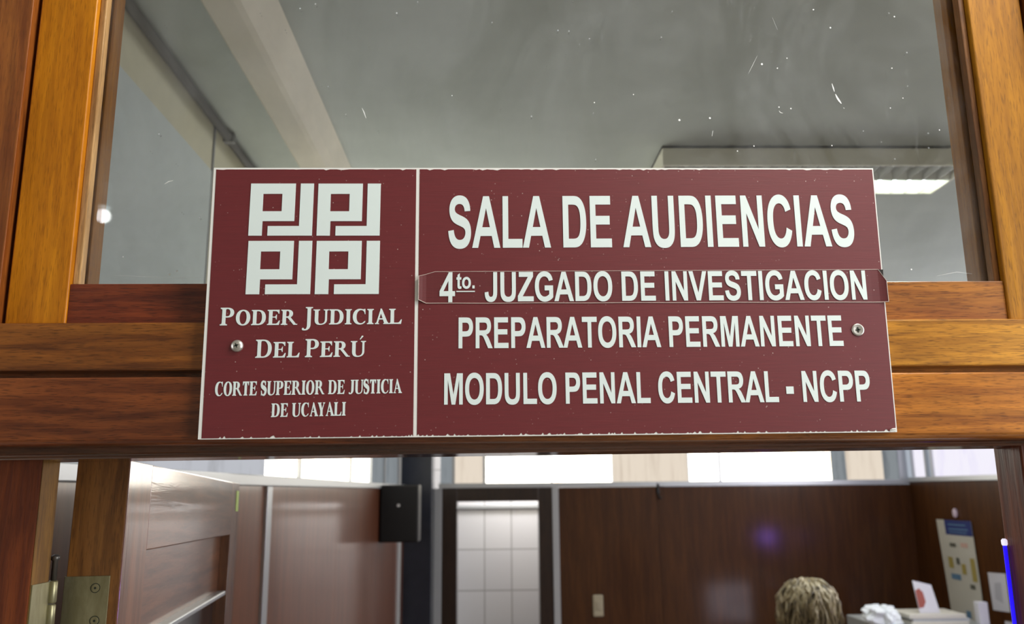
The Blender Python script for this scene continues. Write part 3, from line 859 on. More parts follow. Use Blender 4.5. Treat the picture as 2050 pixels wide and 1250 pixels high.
    if ch == '^':                              # acute accent, set over the letter before it
        return [[[(-0.46, 1.10), (-0.40, 1.10), (-0.22, 1.30), (-0.24, 1.34), (-0.32, 1.34)]]], 0.0
    return [], 0.3


def place(me, bm, f):
    """Append mesh data to bm with its flat xy points moved by f(x, y, z)."""
    me.transform(Matrix())
    for v in me.vertices:
        v.co = f(*v.co)
    bm.from_mesh(me)
    bpy.data.meshes.remove(me)


TY, EXT = -0.00045, 0.00018


def text_sans(name, s, x0, x1, z0, z1, hgt, parent, y=TY, cap=1466.0, gap=-40, tilt=0.0, mtl=None):
    """One line of bold capitals from x0 to x1; z0 and z1 are the ends of its baseline."""
    pen, gl = 0, []
    for ch in s:
        adv, d = SANS[ch]
        if d:
            gl.append([[(px + pen, py) for px, py in lp] for lp in parse(d)])
        pen += adv + gap
    xs = [p[0] for g in gl for lp in g for p in lp]
    a, b = min(xs), max(xs)
    bm = bmesh.new()
    for g in gl:
        me = fill(g, EXT)
        place(me, bm, lambda px, py, pz: (x0 + (px - a) / (b - a) * (x1 - x0), y - pz, z0 + (z1 - z0) * (px - a) / (b - a) + py / cap * hgt))
    bmesh.ops.recalc_face_normals(bm, faces=bm.faces[:])
    return obj(name, bm, mtl or M_white, parent)


def text_serif(name, s, x0, x1, z0, z1, hgt, parent, T=0.20, t=0.055, e=0.10, h=0.045, small=1.0, gap=0.02, y=TY, sp=0.30):
    """One line of roman capitals; lower-case letters in s are set as small capitals."""
    pen, gl = 0.0, []
    for ch in s:
        up = ch.upper() if ch != 'j' else 'j'
        sc = small if (ch.islower() and ch != 'j') or ch == '^' else 1.0
        g, adv = serif_glyph(up, T / sc, t / sc, e, h)
        adv = sp if ch == ' ' else adv
        for grp in g:
            gl.append([[(px * sc + pen, py * sc) for px, py in lp] for lp in grp])
        pen += adv * sc + (gap if ch != '^' else 0)
    xs = [p[0] for g in gl for lp in g for p in lp]
    a, b = min(xs), max(xs)
    bm = bmesh.new()
    for i, g in enumerate(gl):
        me = fill(g, EXT)
        dy = (i % 5) * 0.000004
        place(me, bm, lambda px, py, pz: (x0 + (px - a) / (b - a) * (x1 - x0), y - pz - dy, z0 + (z1 - z0) * (px - a) / (b - a) + py * hgt))
    bmesh.ops.recalc_face_normals(bm, faces=bm.faces[:])
    return obj(name, bm, M_white, parent)


# ================================================================ the sign
sg = tag(empty('courtroom_sign', (0.0535, 0.005, 2.047)), 'maroon rectangular sign with white lettering screwed to the door header', 'sign')
TL, TR, BR, BL = (-0.2606, 2.3008), (0.3683, 2.3004), (0.3655, 2.0483), (-0.2587, 2.0466)
bm = prism(bmesh.new(), [BL, BR, TR, TL], lambda a, b: (a, 0.0, b), lambda a, b: (a, 0.0052, b))
obj('sign_board', bm, M_edge, sg)['label'] = 'white sign board core'


def side(p, q, t):
    return (p[0] + (q[0] - p[0]) * t, p[1] + (q[1] - p[1]) * t)


def ragged(x0, x1, z0, z1, amp, n, dz):
    """A worn edge from x0 to x1: mostly straight, with small chips."""
    out = []
    for i in range(n + 1):
        u = i / n
        c = 0.0
        if random.random() < 0.34:
            c = random.random() ** 2 * amp
        out.append((x0 + (x1 - x0) * u + random.uniform(-.2, .2) * (x1 - x0) / n * (0 < i < n), z0 + (z1 - z0) * u + dz * c))
    return out


lp = ragged(-0.2555, -0.0693, 2.0474, 2.0480, 0.0022, 150, 1) + [(-0.0700, 2.2992)] + ragged(-0.0700, -0.2582, 2.2992, 2.2990, 0.0012, 60, -1)
place(fill([lp], 0.0001), bm := bmesh.new(), lambda a, b, c: (a, -0.00012 - c, b))
obj('printed_face', bm, M_maroon, sg)
lp = ragged(-0.0660, 0.3590, 2.0482, 2.0492, 0.0020, 330, 1) + [(0.3608, 2.0505), (0.3640, 2.0512), (0.3646, 2.0530), (0.3672, 2.2990)] + ragged(0.3668, -0.0668, 2.2990, 2.2992, 0.0011, 130, -1)
place(fill([lp], 0.0001), bm := bmesh.new(), lambda a, b, c: (a, -0.00012 - c, b))
obj('printed_face', bm, M_maroon, sg)
# a lifted flake of vinyl at the lower right corner
bm = bmesh.new()
tube(bm, [(0.3588, -0.0006, 2.0497), (0.3605, -0.0016, 2.0507), (0.3628, -0.0018, 2.0510), (0.3643, -0.0008, 2.0503)], [0.0004, 0.0008, 0.0008, 0.0004], 8)
obj('lifted_flake', bm, M_edge, sg)

bm = prism(bmesh.new(), [(0.3612, 2.1993), (0.3677, 2.1996), (0.3672, 2.1900), (0.3662, 2.1830), (0.3640, 2.1900)], lambda a, b: (a, -0.0004, b), lambda a, b: (a, 0.0001, b))  # shade under the lifted sticker corner, laid on as a dark patch
obj('corner_shade', bm, mat('corner_shade_black', (0.012, 0.008, 0.006), 0.8), sg)['label'] = 'black patch standing for shade under the torn sticker corner'

# emblem: four interlocked square P J blocks
em = empty('emblem', (0, 0, 0))
em.parent = sg
em.location = (-0.164 - 0.0535, -0.0055, 2.2315 - 2.047)
em['label'] = 'white emblem of four square letter blocks'
P_ = [[(0, 0), (0, 1), (0.712, 1), (0.712, 0.276), (0.212, 0.276), (0.212, 0)], [(0.203, 0.80), (0.203, 0.465), (0.505, 0.465), (0.505, 0.80)]]
J_ = [[(0.298, 0), (0.298, 0.182), (0.790, 0.182), (0.790, 1), (1.0, 1), (1.0, 0)]]
for ex, ez, ew, eh in ((-0.2247, 2.2337, 0.0588, 0.0511), (-0.1617, 2.2336, 0.0585, 0.0511), (-0.2241, 2.1778, 0.0588, 0.0508), (-0.1612, 2.1777, 0.0585, 0.0508)):
    bm = bmesh.new()
    for g in (P_, J_):
        place(fill(g, EXT), bm, lambda a, b, c: (ex + a * ew, TY - c, ez + b * eh))
    obj('emblem_block', bm, M_white, em)
text_serif('lettering', 'Poder Judicial', -0.2457, -0.0812, 2.1489, 2.1496, 0.0164, sg, T=0.195, t=0.075, e=0.10, h=0.060, small=0.86, gap=0.035, sp=0.22)
text_serif('lettering', 'Del Peru^', -0.2122, -0.1132, 2.1190, 2.1197, 0.0166, sg, T=0.195, t=0.075, e=0.10, h=0.060, small=0.86, gap=0.035, sp=0.22)
text_serif('lettering', 'CORTE SUPERIOR DE jUSTICIA', -0.2462, -0.0799, 2.0848, 2.0864, 0.0126, sg, T=0.255, t=0.075, e=0.085, h=0.055, gap=0.03, sp=0.36)
text_serif('lettering', 'DE UCAYALI', -0.1955, -0.1296, 2.0657, 2.0666, 0.0121, sg, T=0.255, t=0.075, e=0.085, h=0.055, gap=0.03, sp=0.36)
text_sans('lettering', 'SALA DE AUDIENCIAS', -0.0394, 0.3437, 2.2214, 2.2222, 0.0506, sg)
text_sans('lettering', 'PREPARATORIA PERMANENTE', -0.0294, 0.3240, 2.1267, 2.1271, 0.0286, sg)
text_sans('lettering', 'MODULO PENAL CENTRAL - NCPP', -0.0421, 0.3447, 2.0757, 2.0760, 0.0282, sg, gap=-55)
# the sticker strip that renames the court: its ends have curled away from the board
ov = empty('sticker_strip', (0, 0, 0))
ov.parent = sg
ov['label'] = 'maroon sticker strip with curled ends and its own white lettering'
bm = bmesh.new()
NX = 64


def lift(u):
    return 0.0005 + 0.0018 * max(0, (0.020 - u) / 0.020) ** 1.6 + 0.0022 * max(0, (u - 0.980) / 0.020) ** 1.6


def zt(u):
    zz = 2.1986 + 0.0010 * u
    if u < 0.034:
        zz -= 0.0045 * (1 - u / 0.034)
    if u > 0.986:
        zz -= 0.0115 * (u - 0.986) / 0.014
    return zz


def zb(u):
    zz = 2.1687 - 0.0004 * u
    if u < 0.016:
        zz += 0.0032 * (1 - u / 0.016)
    return zz + 0.0004 * math.sin(u * 31) * 0.3


us = sorted({i / NX for i in range(NX + 1)} | {0.008, 0.016, 0.034, 0.986, 0.990, 0.995})
rows = []
for u in us:
    x = -0.0662 + u * (0.3688 + 0.0662)
    ring = [(x, -lift(u) - d, zb(u) + (zt(u) - zb(u)) * j / 2) for d, js in ((0.0, (0, 1, 2)), (-0.0002, (2, 1, 0))) for j in js]
    rows.append([bm.verts.new(p) for p in ring])
for a, b in zip(rows, rows[1:]):
    for j in range(6):
        bm.faces.new((a[j], b[j], b[(j + 1) % 6], a[(j + 1) % 6]))
bm.faces.new(rows[0])
bm.faces.new(rows[-1][::-1])
bmesh.ops.recalc_face_normals(bm, faces=bm.faces[:])
obj('sticker_film', bm, M_strip, ov)
bm = bmesh.new()
for fz in (zt, zb):
    tube(bm, [(-0.0662 + u * 0.4350, -lift(u) - 0.00005, fz(u)) for u in us], 0.00030 if fz is zb else 0.00022, 5)
for u in (0.0, 1.0):
    tube(bm, [(-0.0662 + u * 0.4350, -lift(u), zb(u)), (-0.0662 + u * 0.4350, -lift(u), zt(u))], 0.0003, 5)
obj('cut_edge', bm, mat('pale_cut_edge', (0.62, 0.52, 0.46), 0.6), ov)
YS = -0.0008
text_sans('lettering', '4', -0.0470, -0.0328, 2.1696, 2.1696, 0.0283, ov, y=YS)
text_sans('lettering', 'to.', -0.0315, -0.0148, 2.1823, 2.1825, 0.0147, ov, y=YS, cap=1437)
bm = B(-0.0316, -0.0145, YS - 0.0002, YS + 0.0002, 2.1792, 2.1802)
obj('underline', bm, M_white, ov)
text_sans('lettering', 'JUZGADO DE INVESTIGACION', -0.0055, 0.3500, 2.1701, 2.1706, 0.0279, ov, y=YS)
# screws
for xs_, zs_, rot in ((-0.2290, 2.1300, 0.35), (0.3384, 2.1421, 0.1)):
    bm = bmesh.new()
    M = Matrix.Translation((xs_, -0.0002, zs_)) @ Matrix.Rotation(PI / 2, 4, 'X')
    if xs_ < 0:
        lathe(bm, ((0.0056, 0.0), (0.0056, 0.0006), (0.0050, 0.0018), (0.0036, 0.0028), (0.0018, 0.0033), (0, 0.0034)), M, 28)
    else:
        lathe(bm, ((0.0058, 0.0), (0.0058, 0.0007), (0.0052, 0.0012), (0.0042, 0.0011), (0.0020, 0.0007), (0, 0.0006)), M, 28)
    s_ = obj('screw', bm, M_zinc, sg, smooth=True)
    s_['label'] = 'domed zinc cross-head screw' if xs_ < 0 else 'flat zinc cross-head screw'
    bm = bmesh.new()
    hgt = 0.0036 if xs_ < 0 else 0.0016
    for a in (0, PI / 2):
        pts = [(-0.0026, 0), (-0.0012, -0.0006), (0.0012, -0.0006), (0.0026, 0), (0.0012, 0.0006), (-0.0012, 0.0006)]
        ca, sa = math.cos(a + rot), math.sin(a + rot)
        prism(bm, [(x * ca - z * sa, x * sa + z * ca) for x, z in pts], lambda x, z: (xs_ + x, -hgt, zs_ + z), lambda x, z: (xs_ + x, -0.0004, zs_ + z))
    obj('cross_recess', bm, M_slot, s_)

# ================================================================ things in the court room
# recessed-louvre fluorescent fixture under the ceiling
fl = tag(empty('ceiling_light', (0.90, 1.535, 2.93)), 'fluorescent louvre ceiling light behind the transom glass, above the sign', 'ceiling light')
M_fix = mat('cream_fixture_enamel', (0.86, 0.84, 0.72), 0.5)
M_refl = mat('louvre_aluminium', (0.80, 0.82, 0.82), 0.22, 0.7)
FX0, FX1, FY0, FY1, FZ = 0.476, 1.345, 1.425, 1.660, 2.8725
bm = bmesh.new()
box(bm, FX0, FX1, FY0, FY0 + 0.006, FZ, 2.93)
box(bm, FX0, FX1, FY1 - 0.006, FY1, FZ, 2.93)
box(bm, FX0, FX0 + 0.006, FY0 + 0.006, FY1 - 0.006, FZ, 2.93)
box(bm, FX1 - 0.006, FX1, FY0 + 0.006, FY1 - 0.006, FZ, 2.93)
box(bm, FX0, FX1, FY0, FY1, 2.922, 2.93)
obj('housing', bm, M_fix, fl)
bm = bmesh.new()
n = 20
for i in range(1, n):
    x = FX0 + (FX1 - FX0) * i / n
    prism(bm, [(x - 0.0012, FZ + 0.001), (x + 0.0012, FZ + 0.001), (x + 0.005, FZ + 0.026), (x - 0.005, FZ + 0.026)], lambda a, b: (a, FY0 + 0.006, b), lambda a, b: (a, FY1 - 0.006, b))
for y in (1.5425,):
    prism(bm, [(y - 0.003, FZ + 0.001), (y + 0.003, FZ + 0.001), (y + 0.014, FZ + 0.046), (y - 0.014, FZ + 0.046)], lambda a, b: (FX0 + 0.006, a, b), lambda a, b: (FX1 - 0.006, a, b))
obj('louvre', bm, M_refl, fl)
M_tube = mat('fluorescent_tube', (0.9, 0.9, 0.9), 0.4, emit=(0.92, 1.0, 0.97), es=13.0)
for y in (1.487, 1.600):
    obj('tube', tube(bmesh.new(), [(FX0 + 0.02, y, 2.905), (FX1 - 0.02, y, 2.905)], 0.012, 14), M_tube if y > 1.5 else mat('unlit_tube', (0.7, 0.7, 0.68), 0.3), fl, smooth=True)

cd = tag(empty('cable_conduit', (-0.685, 0.1, 2.915)), 'thin grey conduit running along the top of the left wall', 'conduit')
obj('conduit_pipe', tube(bmesh.new(), [(-0.688, 0.1, 2.915), (-0.688, 6.19, 2.915)], 0.011, 12), M_conduit, cd, smooth=True)
obj('clip', B(-0.70, -0.672, 1.335, 1.355, 2.902, 2.928, 0.002), M_conduit, cd)

# loudspeaker on the left panelling
sk = tag(empty('loudspeaker', (-0.70, 4.75, 1.70)), 'black box loudspeaker mounted high on the left wood panelling', 'speaker')
obj('cabinet', B(-0.695, -0.455, 4.66, 4.86, 1.692, 2.040, 0.006), M_black, sk)
obj('front_grille', B(-0.687, -0.463, 4.650, 4.662, 1.70, 2.032, 0.004), mat('black_grille_cloth', (0.004, 0.004, 0.005), 0.8), sk)
bm = lathe(bmesh.new(), ((0.010, 0.0), (0.010, 0.002), (0.008, 0.003), (0, 0.003)), Matrix.Translation((-0.578, 4.650, 1.915)) @ Matrix.Rotation(PI / 2, 4, 'X'), 20)
obj('badge', bm, M_alu, sk)['label'] = 'small silver badge'
obj('wall_bracket', B(-0.702, -0.690, 4.72, 4.80, 1.78, 1.95), M_black, sk)

# blue LED tube on the right jamb
led = tag(empty('led_tube_light', (0.502, 0.09, 1.2)), 'thin vertical blue LED tube with a white tip on the right door jamb', 'light')
M_blue = mat('blue_led', (0.02, 0.01, 0.3), 0.4, emit=(0.02, 0.006, 1.0), es=0.9)
obj('tube', tube(bmesh.new(), [(0.5045, 0.0905, 1.2), (0.5045, 0.0905, 1.9425)], 0.0019, 10), M_blue, led, smooth=True)
obj('end_cap', tube(bmesh.new(), [(0.5045, 0.0905, 1.9425), (0.5045, 0.0905, 1.944), (0.5045, 0.0905, 1.9475), (0.5045, 0.0905, 1.949)], [0.0022, 0.0028, 0.0028, 0.0016], 10), mat('white_led_tip', (0.8, 0.8, 0.85), 0.4, emit=(0.85, 0.8, 1.0), es=0.8), led, smooth=True)['label'] = 'white tip'

# things fixed to the far wall
sw = tag(empty('light_switch', (0.868, 6.5, 1.07)), 'pale rounded switch plate on the dark far panelling', 'switch')
obj('plate', B(0.825, 0.912, 6.485, 6.5, 0.985, 1.158, 0.012, 3), mat('ivory_plastic', (0.42, 0.37, 0.26), 0.4), sw)
obj('rocker', B(0.850, 0.887, 6.478, 6.487, 1.04, 1.105, 0.004), mat('ivory_rocker', (0.40, 0.35, 0.25), 0.35), sw)
hk = tag(empty('wall_hook', (1.402, 6.49, 1.99)), 'small black hook hanging under the rail of the far wall', 'hook')
obj('strap', B(1.392, 1.412, 6.478, 6.500, 1.96, 2.045, 0.002), M_black, hk)
obj('hook_end', tube(bmesh.new(), [(1.402, 6.482, 1.965), (1.404, 6.478, 1.94), (1.412, 6.470, 1.92), (1.420, 6.462, 1.935)], 0.007, 8), M_black, hk, smooth=True)

# right wall: calendar poster, notices
M_paper = mat('white_paper', (0.56, 0.56, 0.60), 0.7)
M_post = mat('poster_paper', (0.50, 0.485, 0.42), 0.6)
M_nav = mat('poster_navy', (0.020, 0.034, 0.16), 0.5)
M_och = mat('poster_ochre', (0.34, 0.27, 0.07), 0.6)
M_inkb = mat('poster_blue', (0.10, 0.20, 0.32), 0.6)
M_inkd = mat('poster_dark', (0.10, 0.10, 0.08), 0.6)
M_pink = mat('poster_pink', (0.55, 0.36, 0.30), 0.6)
cal = tag(empty('wall_poster', (3.55, 5.83, 1.0)), 'tall pale poster with navy heading and small pictures on the right wall', 'poster')
YA, YB, ZA, ZB = 6.10, 5.60, 1.745, 0.93     # left edge (far), right edge (near), top, bottom


def pq(u, v, d=0.0):
    """A point of the poster: u from its left edge, v from its top; it hangs a little crooked and bellies out at the foot."""
    y = YA + (YB - YA) * u - 0.10 * v * (1 - 0.5 * u)
    return Vector((3.545 - 0.004 - d - 0.05 * max(0, v - 0.55) ** 1.5 * (0.4 + u), y, ZA + (ZB - ZA) * v))


def patch(bm, u0, v0, u1, v1, d, n=10):
    m_ = max(1, int(n * (v1 - v0) + 1))
    rows_ = [[bm.verts.new(pq(u, v0 + (v1 - v0) * j / m_, d)) for u in (u0, (u0 + u1) / 2, u1)] for j in range(m_ + 1)]
    for a, b in zip(rows_, rows_[1:]):
        for i in range(2):
            bm.faces.new((a[i], a[i + 1], b[i + 1], b[i]))


bm = bmesh.new()
patch(bm, 0, 0, 1, 1, 0, 24)
patch(bm, 0, 0, 1, 1, -0.0012, 24)
obj('sheet', bm, M_post, cal, smooth=False)
bm = bmesh.new()
patch(bm, 0.24, 0.0, 1.0, 0.135, 0.002)
obj('navy_heading', bm, M_nav, cal)
for u, v, du, dv, m in ((0.30, 0.21, 0.18, 0.035, M_inkd), (0.62, 0.20, 0.20, 0.04, M_pink), (0.18, 0.34, 0.14, 0.10, M_och), (0.42, 0.34, 0.10, 0.06, M_inkd), (0.55, 0.39, 0.12, 0.09, M_och), (0.82, 0.33, 0.13, 0.20, M_och),
                        (0.20, 0.49, 0.28, 0.05, M_inkb), (0.72, 0.56, 0.14, 0.04, M_inkd), (0.50, 0.80, 0.14, 0.06, M_inkb), (0.34, 0.035, 0.5, 0.012, M_inkb), (0.34, 0.075, 0.55, 0.012, M_inkb), (0.34, 0.105, 0.5, 0.010, M_inkb)):
    bm = bmesh.new()
    patch(bm, u, v, u + du, v + dv, 0.003)
    obj('printed_picture', bm, m, cal)
bm = lathe(bmesh.new(), ((0.0, 0.0), (0.020, 0.0), (0.024, 0.012), (0.020, 0.022), (0.0, 0.024)), Matrix.Translation((3.549, 5.80, 1.80)) @ Matrix.Rotation(-PI / 2, 4, 'Y') @ Matrix.Diagonal((1.5, 1.0, 1, 1)), 16)
obj('hanging_tab', bm, mat('pinkish_tab', (0.62, 0.50, 0.58), 0.5), cal, smooth=True)
nt = tag(empty('paper_notice', (3.548, 5.30, 1.27)), 'white paper notice on the right wall, right of the tall poster', 'paper')
bm = prism(bmesh.new(), [(5.47, 1.395), (5.255, 1.405), (5.255, 1.150), (5.455, 1.140)], lambda a, b: (3.5485, a, b), lambda a, b: (3.5465, a, b))
obj('sheet', bm, M_paper, nt)
obj('printed_figure', prism(bmesh.new(), [(5.40, 1.33), (5.32, 1.34), (5.32, 1.20), (5.41, 1.22)], lambda a, b: (3.5466, a, b), lambda a, b: (3.5458, a, b)), mat('pale_ink', (0.42, 0.42, 0.46), 0.7), nt)
n2 = prism(bmesh.new(), [(5.33, 1.085), (5.21, 1.09), (5.21, 0.84), (5.33, 0.84)], lambda a, b: (3.5485, a, b), lambda a, b: (3.5465, a, b))
tag(obj('paper_notice', n2, M_paper), 'small white paper on the right wall under the larger white notice', 'paper')

# filing cabinet in the far right corner with things piled on it
fc = tag(empty('filing_cabinet', (2.98, 5.33, 0.0)), 'grey metal filing cabinet in the far right corner under a white plastic bag', 'cabinet')
M_steel = mat('grey_cabinet_steel', (0.36, 0.38, 0.38), 0.4, 0.1)
obj('body', B(2.56, 3.30, 5.02, 5.62, 0.03, 1.10, 0.006), M_steel, fc)
obj('plinth', B(2.59, 3.27, 5.05, 5.60, 0.0, 0.03), M_black, fc)
for z0 in (0.08, 0.42, 0.76):
    d_ = obj('drawer', B(2.575, 3.285, 5.005, 5.022, z0, z0 + 0.32, 0.004), M_steel, fc)
    obj('handle', tube(bmesh.new(), [(2.86, 5.006, z0 + 0.22), (2.86, 4.985, z0 + 0.22), (3.00, 4.985, z0 + 0.22), (3.00, 5.006, z0 + 0.22)], 0.006, 8), M_alu, d_, smooth=True)
M_fold = mat('buff_folder', (0.55, 0.53, 0.46), 0.7)
z = 1.10
for i, (dx, dy, th) in enumerate(((0.04, 0.0, 0.022), (0.055, 0.015, 0.018), (0.03, 0.01, 0.026))):
    f_ = B(2.74 + dx, 3.12 + dx, 5.08 + dy, 5.36 + dy, z, z + th, 0.002)
    fo = obj('paper_folder', f_, M_fold if i != 1 else mat('grey_folder', (0.40, 0.42, 0.43), 0.7))
    tag(fo, ('buff paper folder lowest of the pile on the filing cabinet', 'grey paper folder in the middle of the pile on the filing cabinet', 'thick buff paper folder on top of the pile on the cabinet')[i], 'folder', 'folders piled on the filing cabinet')
    z += th + 0.0005
# crumpled plastic bag: a lumpy, folded mound with a lip that hangs out to the left
bm = bmesh.new()
bmesh.ops.create_icosphere(bm, subdivisions=4, radius=1.0)
from mathutils import noise as mnoise
for v in bm.verts:
    c = v.co.copy()
    q = mnoise.noise(c * 2.3) * 0.30 + mnoise.noise(c * 5.1 + Vector((3, 1, 0))) * 0.16
    c = c * (1 + q)
    v.co = Vector((2.632 + c.x * 0.088 - (0.06 if c.x < -0.6 else 0) * min(1, -c.x), 5.13 + c.y * 0.095, max(1.1015, 1.135 + c.z * 0.085 + (0.03 if c.x < -0.5 else 0))))
tag(obj('plastic_bag', bm, mat('white_plastic_film', (0.70, 0.74, 0.76), 0.35), smooth=False), 'crumpled white plastic bag on the left end of the filing cabinet', 'bag')
# leaflet card with a red picture, propped on the folders
cr_ = tag(empty('leaflet_card', (2.93, 5.16, 1.168)), 'white card with a red picture propped on the folders', 'card')
bm = prism(bmesh.new(), [(2.872, 1.168), (3.010, 1.168), (2.985, 1.345), (2.862, 1.375)], lambda a, b: (a, 5.150 + (b - 1.168) * 0.20, b), lambda a, b: (a, 5.154 + (b - 1.168) * 0.20, b))
obj('sheet', bm, M_paper, cr_)
bm = prism(bmesh.new(), [(2.872, 1.20), (2.905, 1.205), (2.925, 1.24), (2.918, 1.30), (2.895, 1.325), (2.868, 1.31)], lambda a, b: (a, 5.1478 + (b - 1.168) * 0.20, b), lambda a, b: (a, 5.1492 + (b - 1.168) * 0.20, b))
obj('red_picture', bm, mat('dull_red_ink', (0.28, 0.07, 0.05), 0.6), cr_)
tag(obj('small_box', B(3.225, 3.290, 5.06, 5.12, 1.1005, 1.245, 0.006), M_paper), 'small white box at the right end of the filing cabinet', 'box')

# added bench, lit screen and LED lamp, unseen from the doorway, to be mirrored in the varnish of the far panelling
M_lam = mat('added_bench_laminate', (0.70, 0.70, 0.74), 0.4)
dk = tag(empty('added_bench', (2.98, 3.2, 0.0)), 'added unseen low white bench against the right wall', 'bench')
obj('added_bench_top', B(2.45, 3.52, 2.95, 3.48, 0.39, 0.42, 0.003), M_lam, dk)
for x in (2.48, 3.46):
    for y in (2.98, 3.42):
        obj('added_bench_leg', B(x, x + 0.03, y, y + 0.03, 0.0, 0.39), M_alu, dk)
tv = tag(empty('added_screen', (2.92, 3.38, 0.4205)), 'lit flat screen added unseen on the low white bench', 'screen')
obj('added_screen_bezel', B(2.51, 3.34, 3.37, 3.40, 0.45, 0.93, 0.004), M_black, tv)
obj('added_screen_foot', B(2.75, 3.10, 3.30, 3.44, 0.4205, 0.45, 0.003), M_black, tv)
obj('added_screen_picture', B(2.53, 3.32, 3.40, 3.402, 0.47, 0.91), lit_pane('added_screen_glow', (0.92, 0.86, 1.0), (0.25, 0.22, 0.35), 6.0, (1, 1, 1.5), 3.5), tv)
ll = tag(empty('added_led_lamp', (3.42, 3.2, 0.4205)), 'violet-blue LED lamp added unseen on the low white bench', 'lamp')
obj('added_led_base', tube(bmesh.new(), [(3.42, 3.2, 0.4205), (3.42, 3.2, 0.435)], 0.07, 20), M_black, ll)
obj('added_led_stem', tube(bmesh.new(), [(3.42, 3.2, 0.435), (3.42, 3.2, 1.26)], 0.008, 10), M_black, ll)
obj('added_led_tube', tube(bmesh.new(), [(3.42, 3.2, 1.26), (3.42, 3.2, 1.54)], 0.035, 16), mat('added_violet_led', (0.1, 0.05, 0.3), 0.5, emit=(0.22, 0.08, 1.0), es=6.0), ll, smooth=True)
pl = bpy.data.lights.new('added_led_light', 'POINT')  # unseen violet light added beside the LED tube
pl.energy, pl.color, pl.shadow_soft_size = 7, (0.30, 0.16, 1.0), 0.09
plo = bpy.data.objects.new('added_led_light', pl)
COL.objects.link(plo)
plo.location = (3.33, 3.22, 1.42)


# ================================================================ the person: seen from behind, standing near the right side of the room
def skin(name, verts, edges, radii, m, parent, sub=2, root=0):
    me = bpy.data.meshes.new(name)
    me.from_pydata(verts, edges, [])
    o = bpy.data.objects.new(name, me)
    COL.objects.link(o)
    sm = o.modifiers.new('skin', 'SKIN')
    sm.use_smooth_shade = True
    for i, r in enumerate(radii):
        rr = r if isinstance(r, tuple) else (r, r)
        me.skin_vertices[0].data[i].radius = rr
        me.skin_vertices[0].data[i].use_root = (i == root)
    ss = o.modifiers.new('sub', 'SUBSURF')
    ss.levels = ss.render_levels = sub
    dg = bpy.context.evaluated_depsgraph_get()
    dg.update()
    ev = o.evaluated_get(dg)
    out = bpy.data.meshes.new_from_object(ev)
    bpy.data.objects.remove(o)
    return obj(name, out, m, parent, smooth=True)


PX, PY = 1.605, 3.70
pe = tag(empty('person', (PX, PY, 0.0)), 'person with bushy grey-blonde hair in dark clothes, seen from behind', 'person')
M_skin = mat('skin', (0.50, 0.29, 0.20), 0.5)
M_cloth = mat('dark_jacket_cloth', (0.035, 0.038, 0.048), 0.8)
M_trou = mat('dark_trousers_cloth', (0.022, 0.022, 0.026), 0.85)
# body skeleton, facing +y, head a little bowed
V, E_, Rr = [], [], []


def jv(x, y, z, r, parent=None):
    V.append((PX + x, PY + y, z))
    Rr.append(r)
    if parent is not None:
        E_.append((parent, len(V) - 1))
    return len(V) - 1


pel = jv(0, 0, 0.80, (0.125, 0.095))
wai = jv(0, 0.0, 0.95, (0.110, 0.085), pel)
che = jv(0, -0.01, 1.10, (0.130, 0.095), wai)
upc = jv(0, -0.02, 1.21, (0.110, 0.075), che)
nec = jv(0, 0.0, 1.275, 0.050, upc)
nk2 = jv(0, 0.022, 1.325, 0.048, nec)
hd1 = jv(0, 0.040, 1.375, (0.066, 0.078), nk2)
hd2 = jv(0, 0.040, 1.43, (0.073, 0.090), hd1)
hd3 = jv(0, 0.030, 1.478, (0.058, 0.072), hd2)
for s in (-1, 1):
    sh = jv(0.145 * s, -0.015, 1.205, 0.052, upc)
    el = jv(0.195 * s, -0.02, 0.975, 0.038, sh)
    wr_ = jv(0.185 * s, 0.11, 0.80, 0.026, el)
    pa = jv(0.180 * s, 0.145, 0.755, (0.030, 0.018), wr_)
    for q, (fx, L) in enumerate(((-0.026, 0.055), (-0.009, 0.064), (0.009, 0.060), (0.025, 0.048))):
        a = jv(0.180 * s + fx, 0.168, 0.722, 0.009, pa)
        b = jv(0.180 * s + fx * 1.1, 0.180, 0.722 - L * 0.6, 0.0085, a)
        jv(0.180 * s + fx * 1.1, 0.176, 0.722 - L, 0.0075, b)
    a = jv(0.180 * s - 0.034 * s, 0.150, 0.745, 0.010, pa)
    jv(0.180 * s - 0.048 * s, 0.170, 0.715, 0.009, a)
    hp = jv(0.075 * s, 0, 0.74, 0.080, pel)
    kn = jv(0.085 * s, 0.01, 0.43, 0.054, hp)
    an = jv(0.090 * s, -0.02, 0.075, 0.036, kn)
    hl = jv(0.092 * s, 0.00, 0.035, 0.034, an)
    to = jv(0.100 * s, 0.13, 0.026, (0.036, 0.024), hl)
body = skin('body', V, E_, Rr, M_skin, pe)
bm = bmesh.new()
bm.from_mesh(body.data)
HC = Vector((0.0, 0.040, 1.43))
for s in (-1, 1):
    M = Matrix.Translation(HC + Vector((0.072 * s, -0.005, -0.005))) @ Matrix.Diagonal((0.014, 0.020, 0.032, 1))
    bmesh.ops.create_uvsphere(bm, u_segments=12, v_segments=8, radius=1, matrix=M)
    M = Matrix.Translation(HC + Vector((0.030 * s, 0.077, 0.004))) @ Matrix.Diagonal((0.014, 0.012, 0.010, 1))
    bmesh.ops.create_uvsphere(bm, u_segments=12, v_segments=8, radius=1, matrix=M)
M = Matrix.Translation(HC + Vector((0, 0.092, -0.022))) @ Matrix.Diagonal((0.013, 0.018, 0.024, 1))
bmesh.ops.create_uvsphere(bm, u_segments=12, v_segments=8, radius=1, matrix=M)
M = Matrix.Translation(HC + Vector((0, 0.080, -0.055))) @ Matrix.Diagonal((0.024, 0.010, 0.008, 1))
bmesh.ops.create_uvsphere(bm, u_segments=12, v_segments=8, radius=1, matrix=M)
bm.to_mesh(body.data)
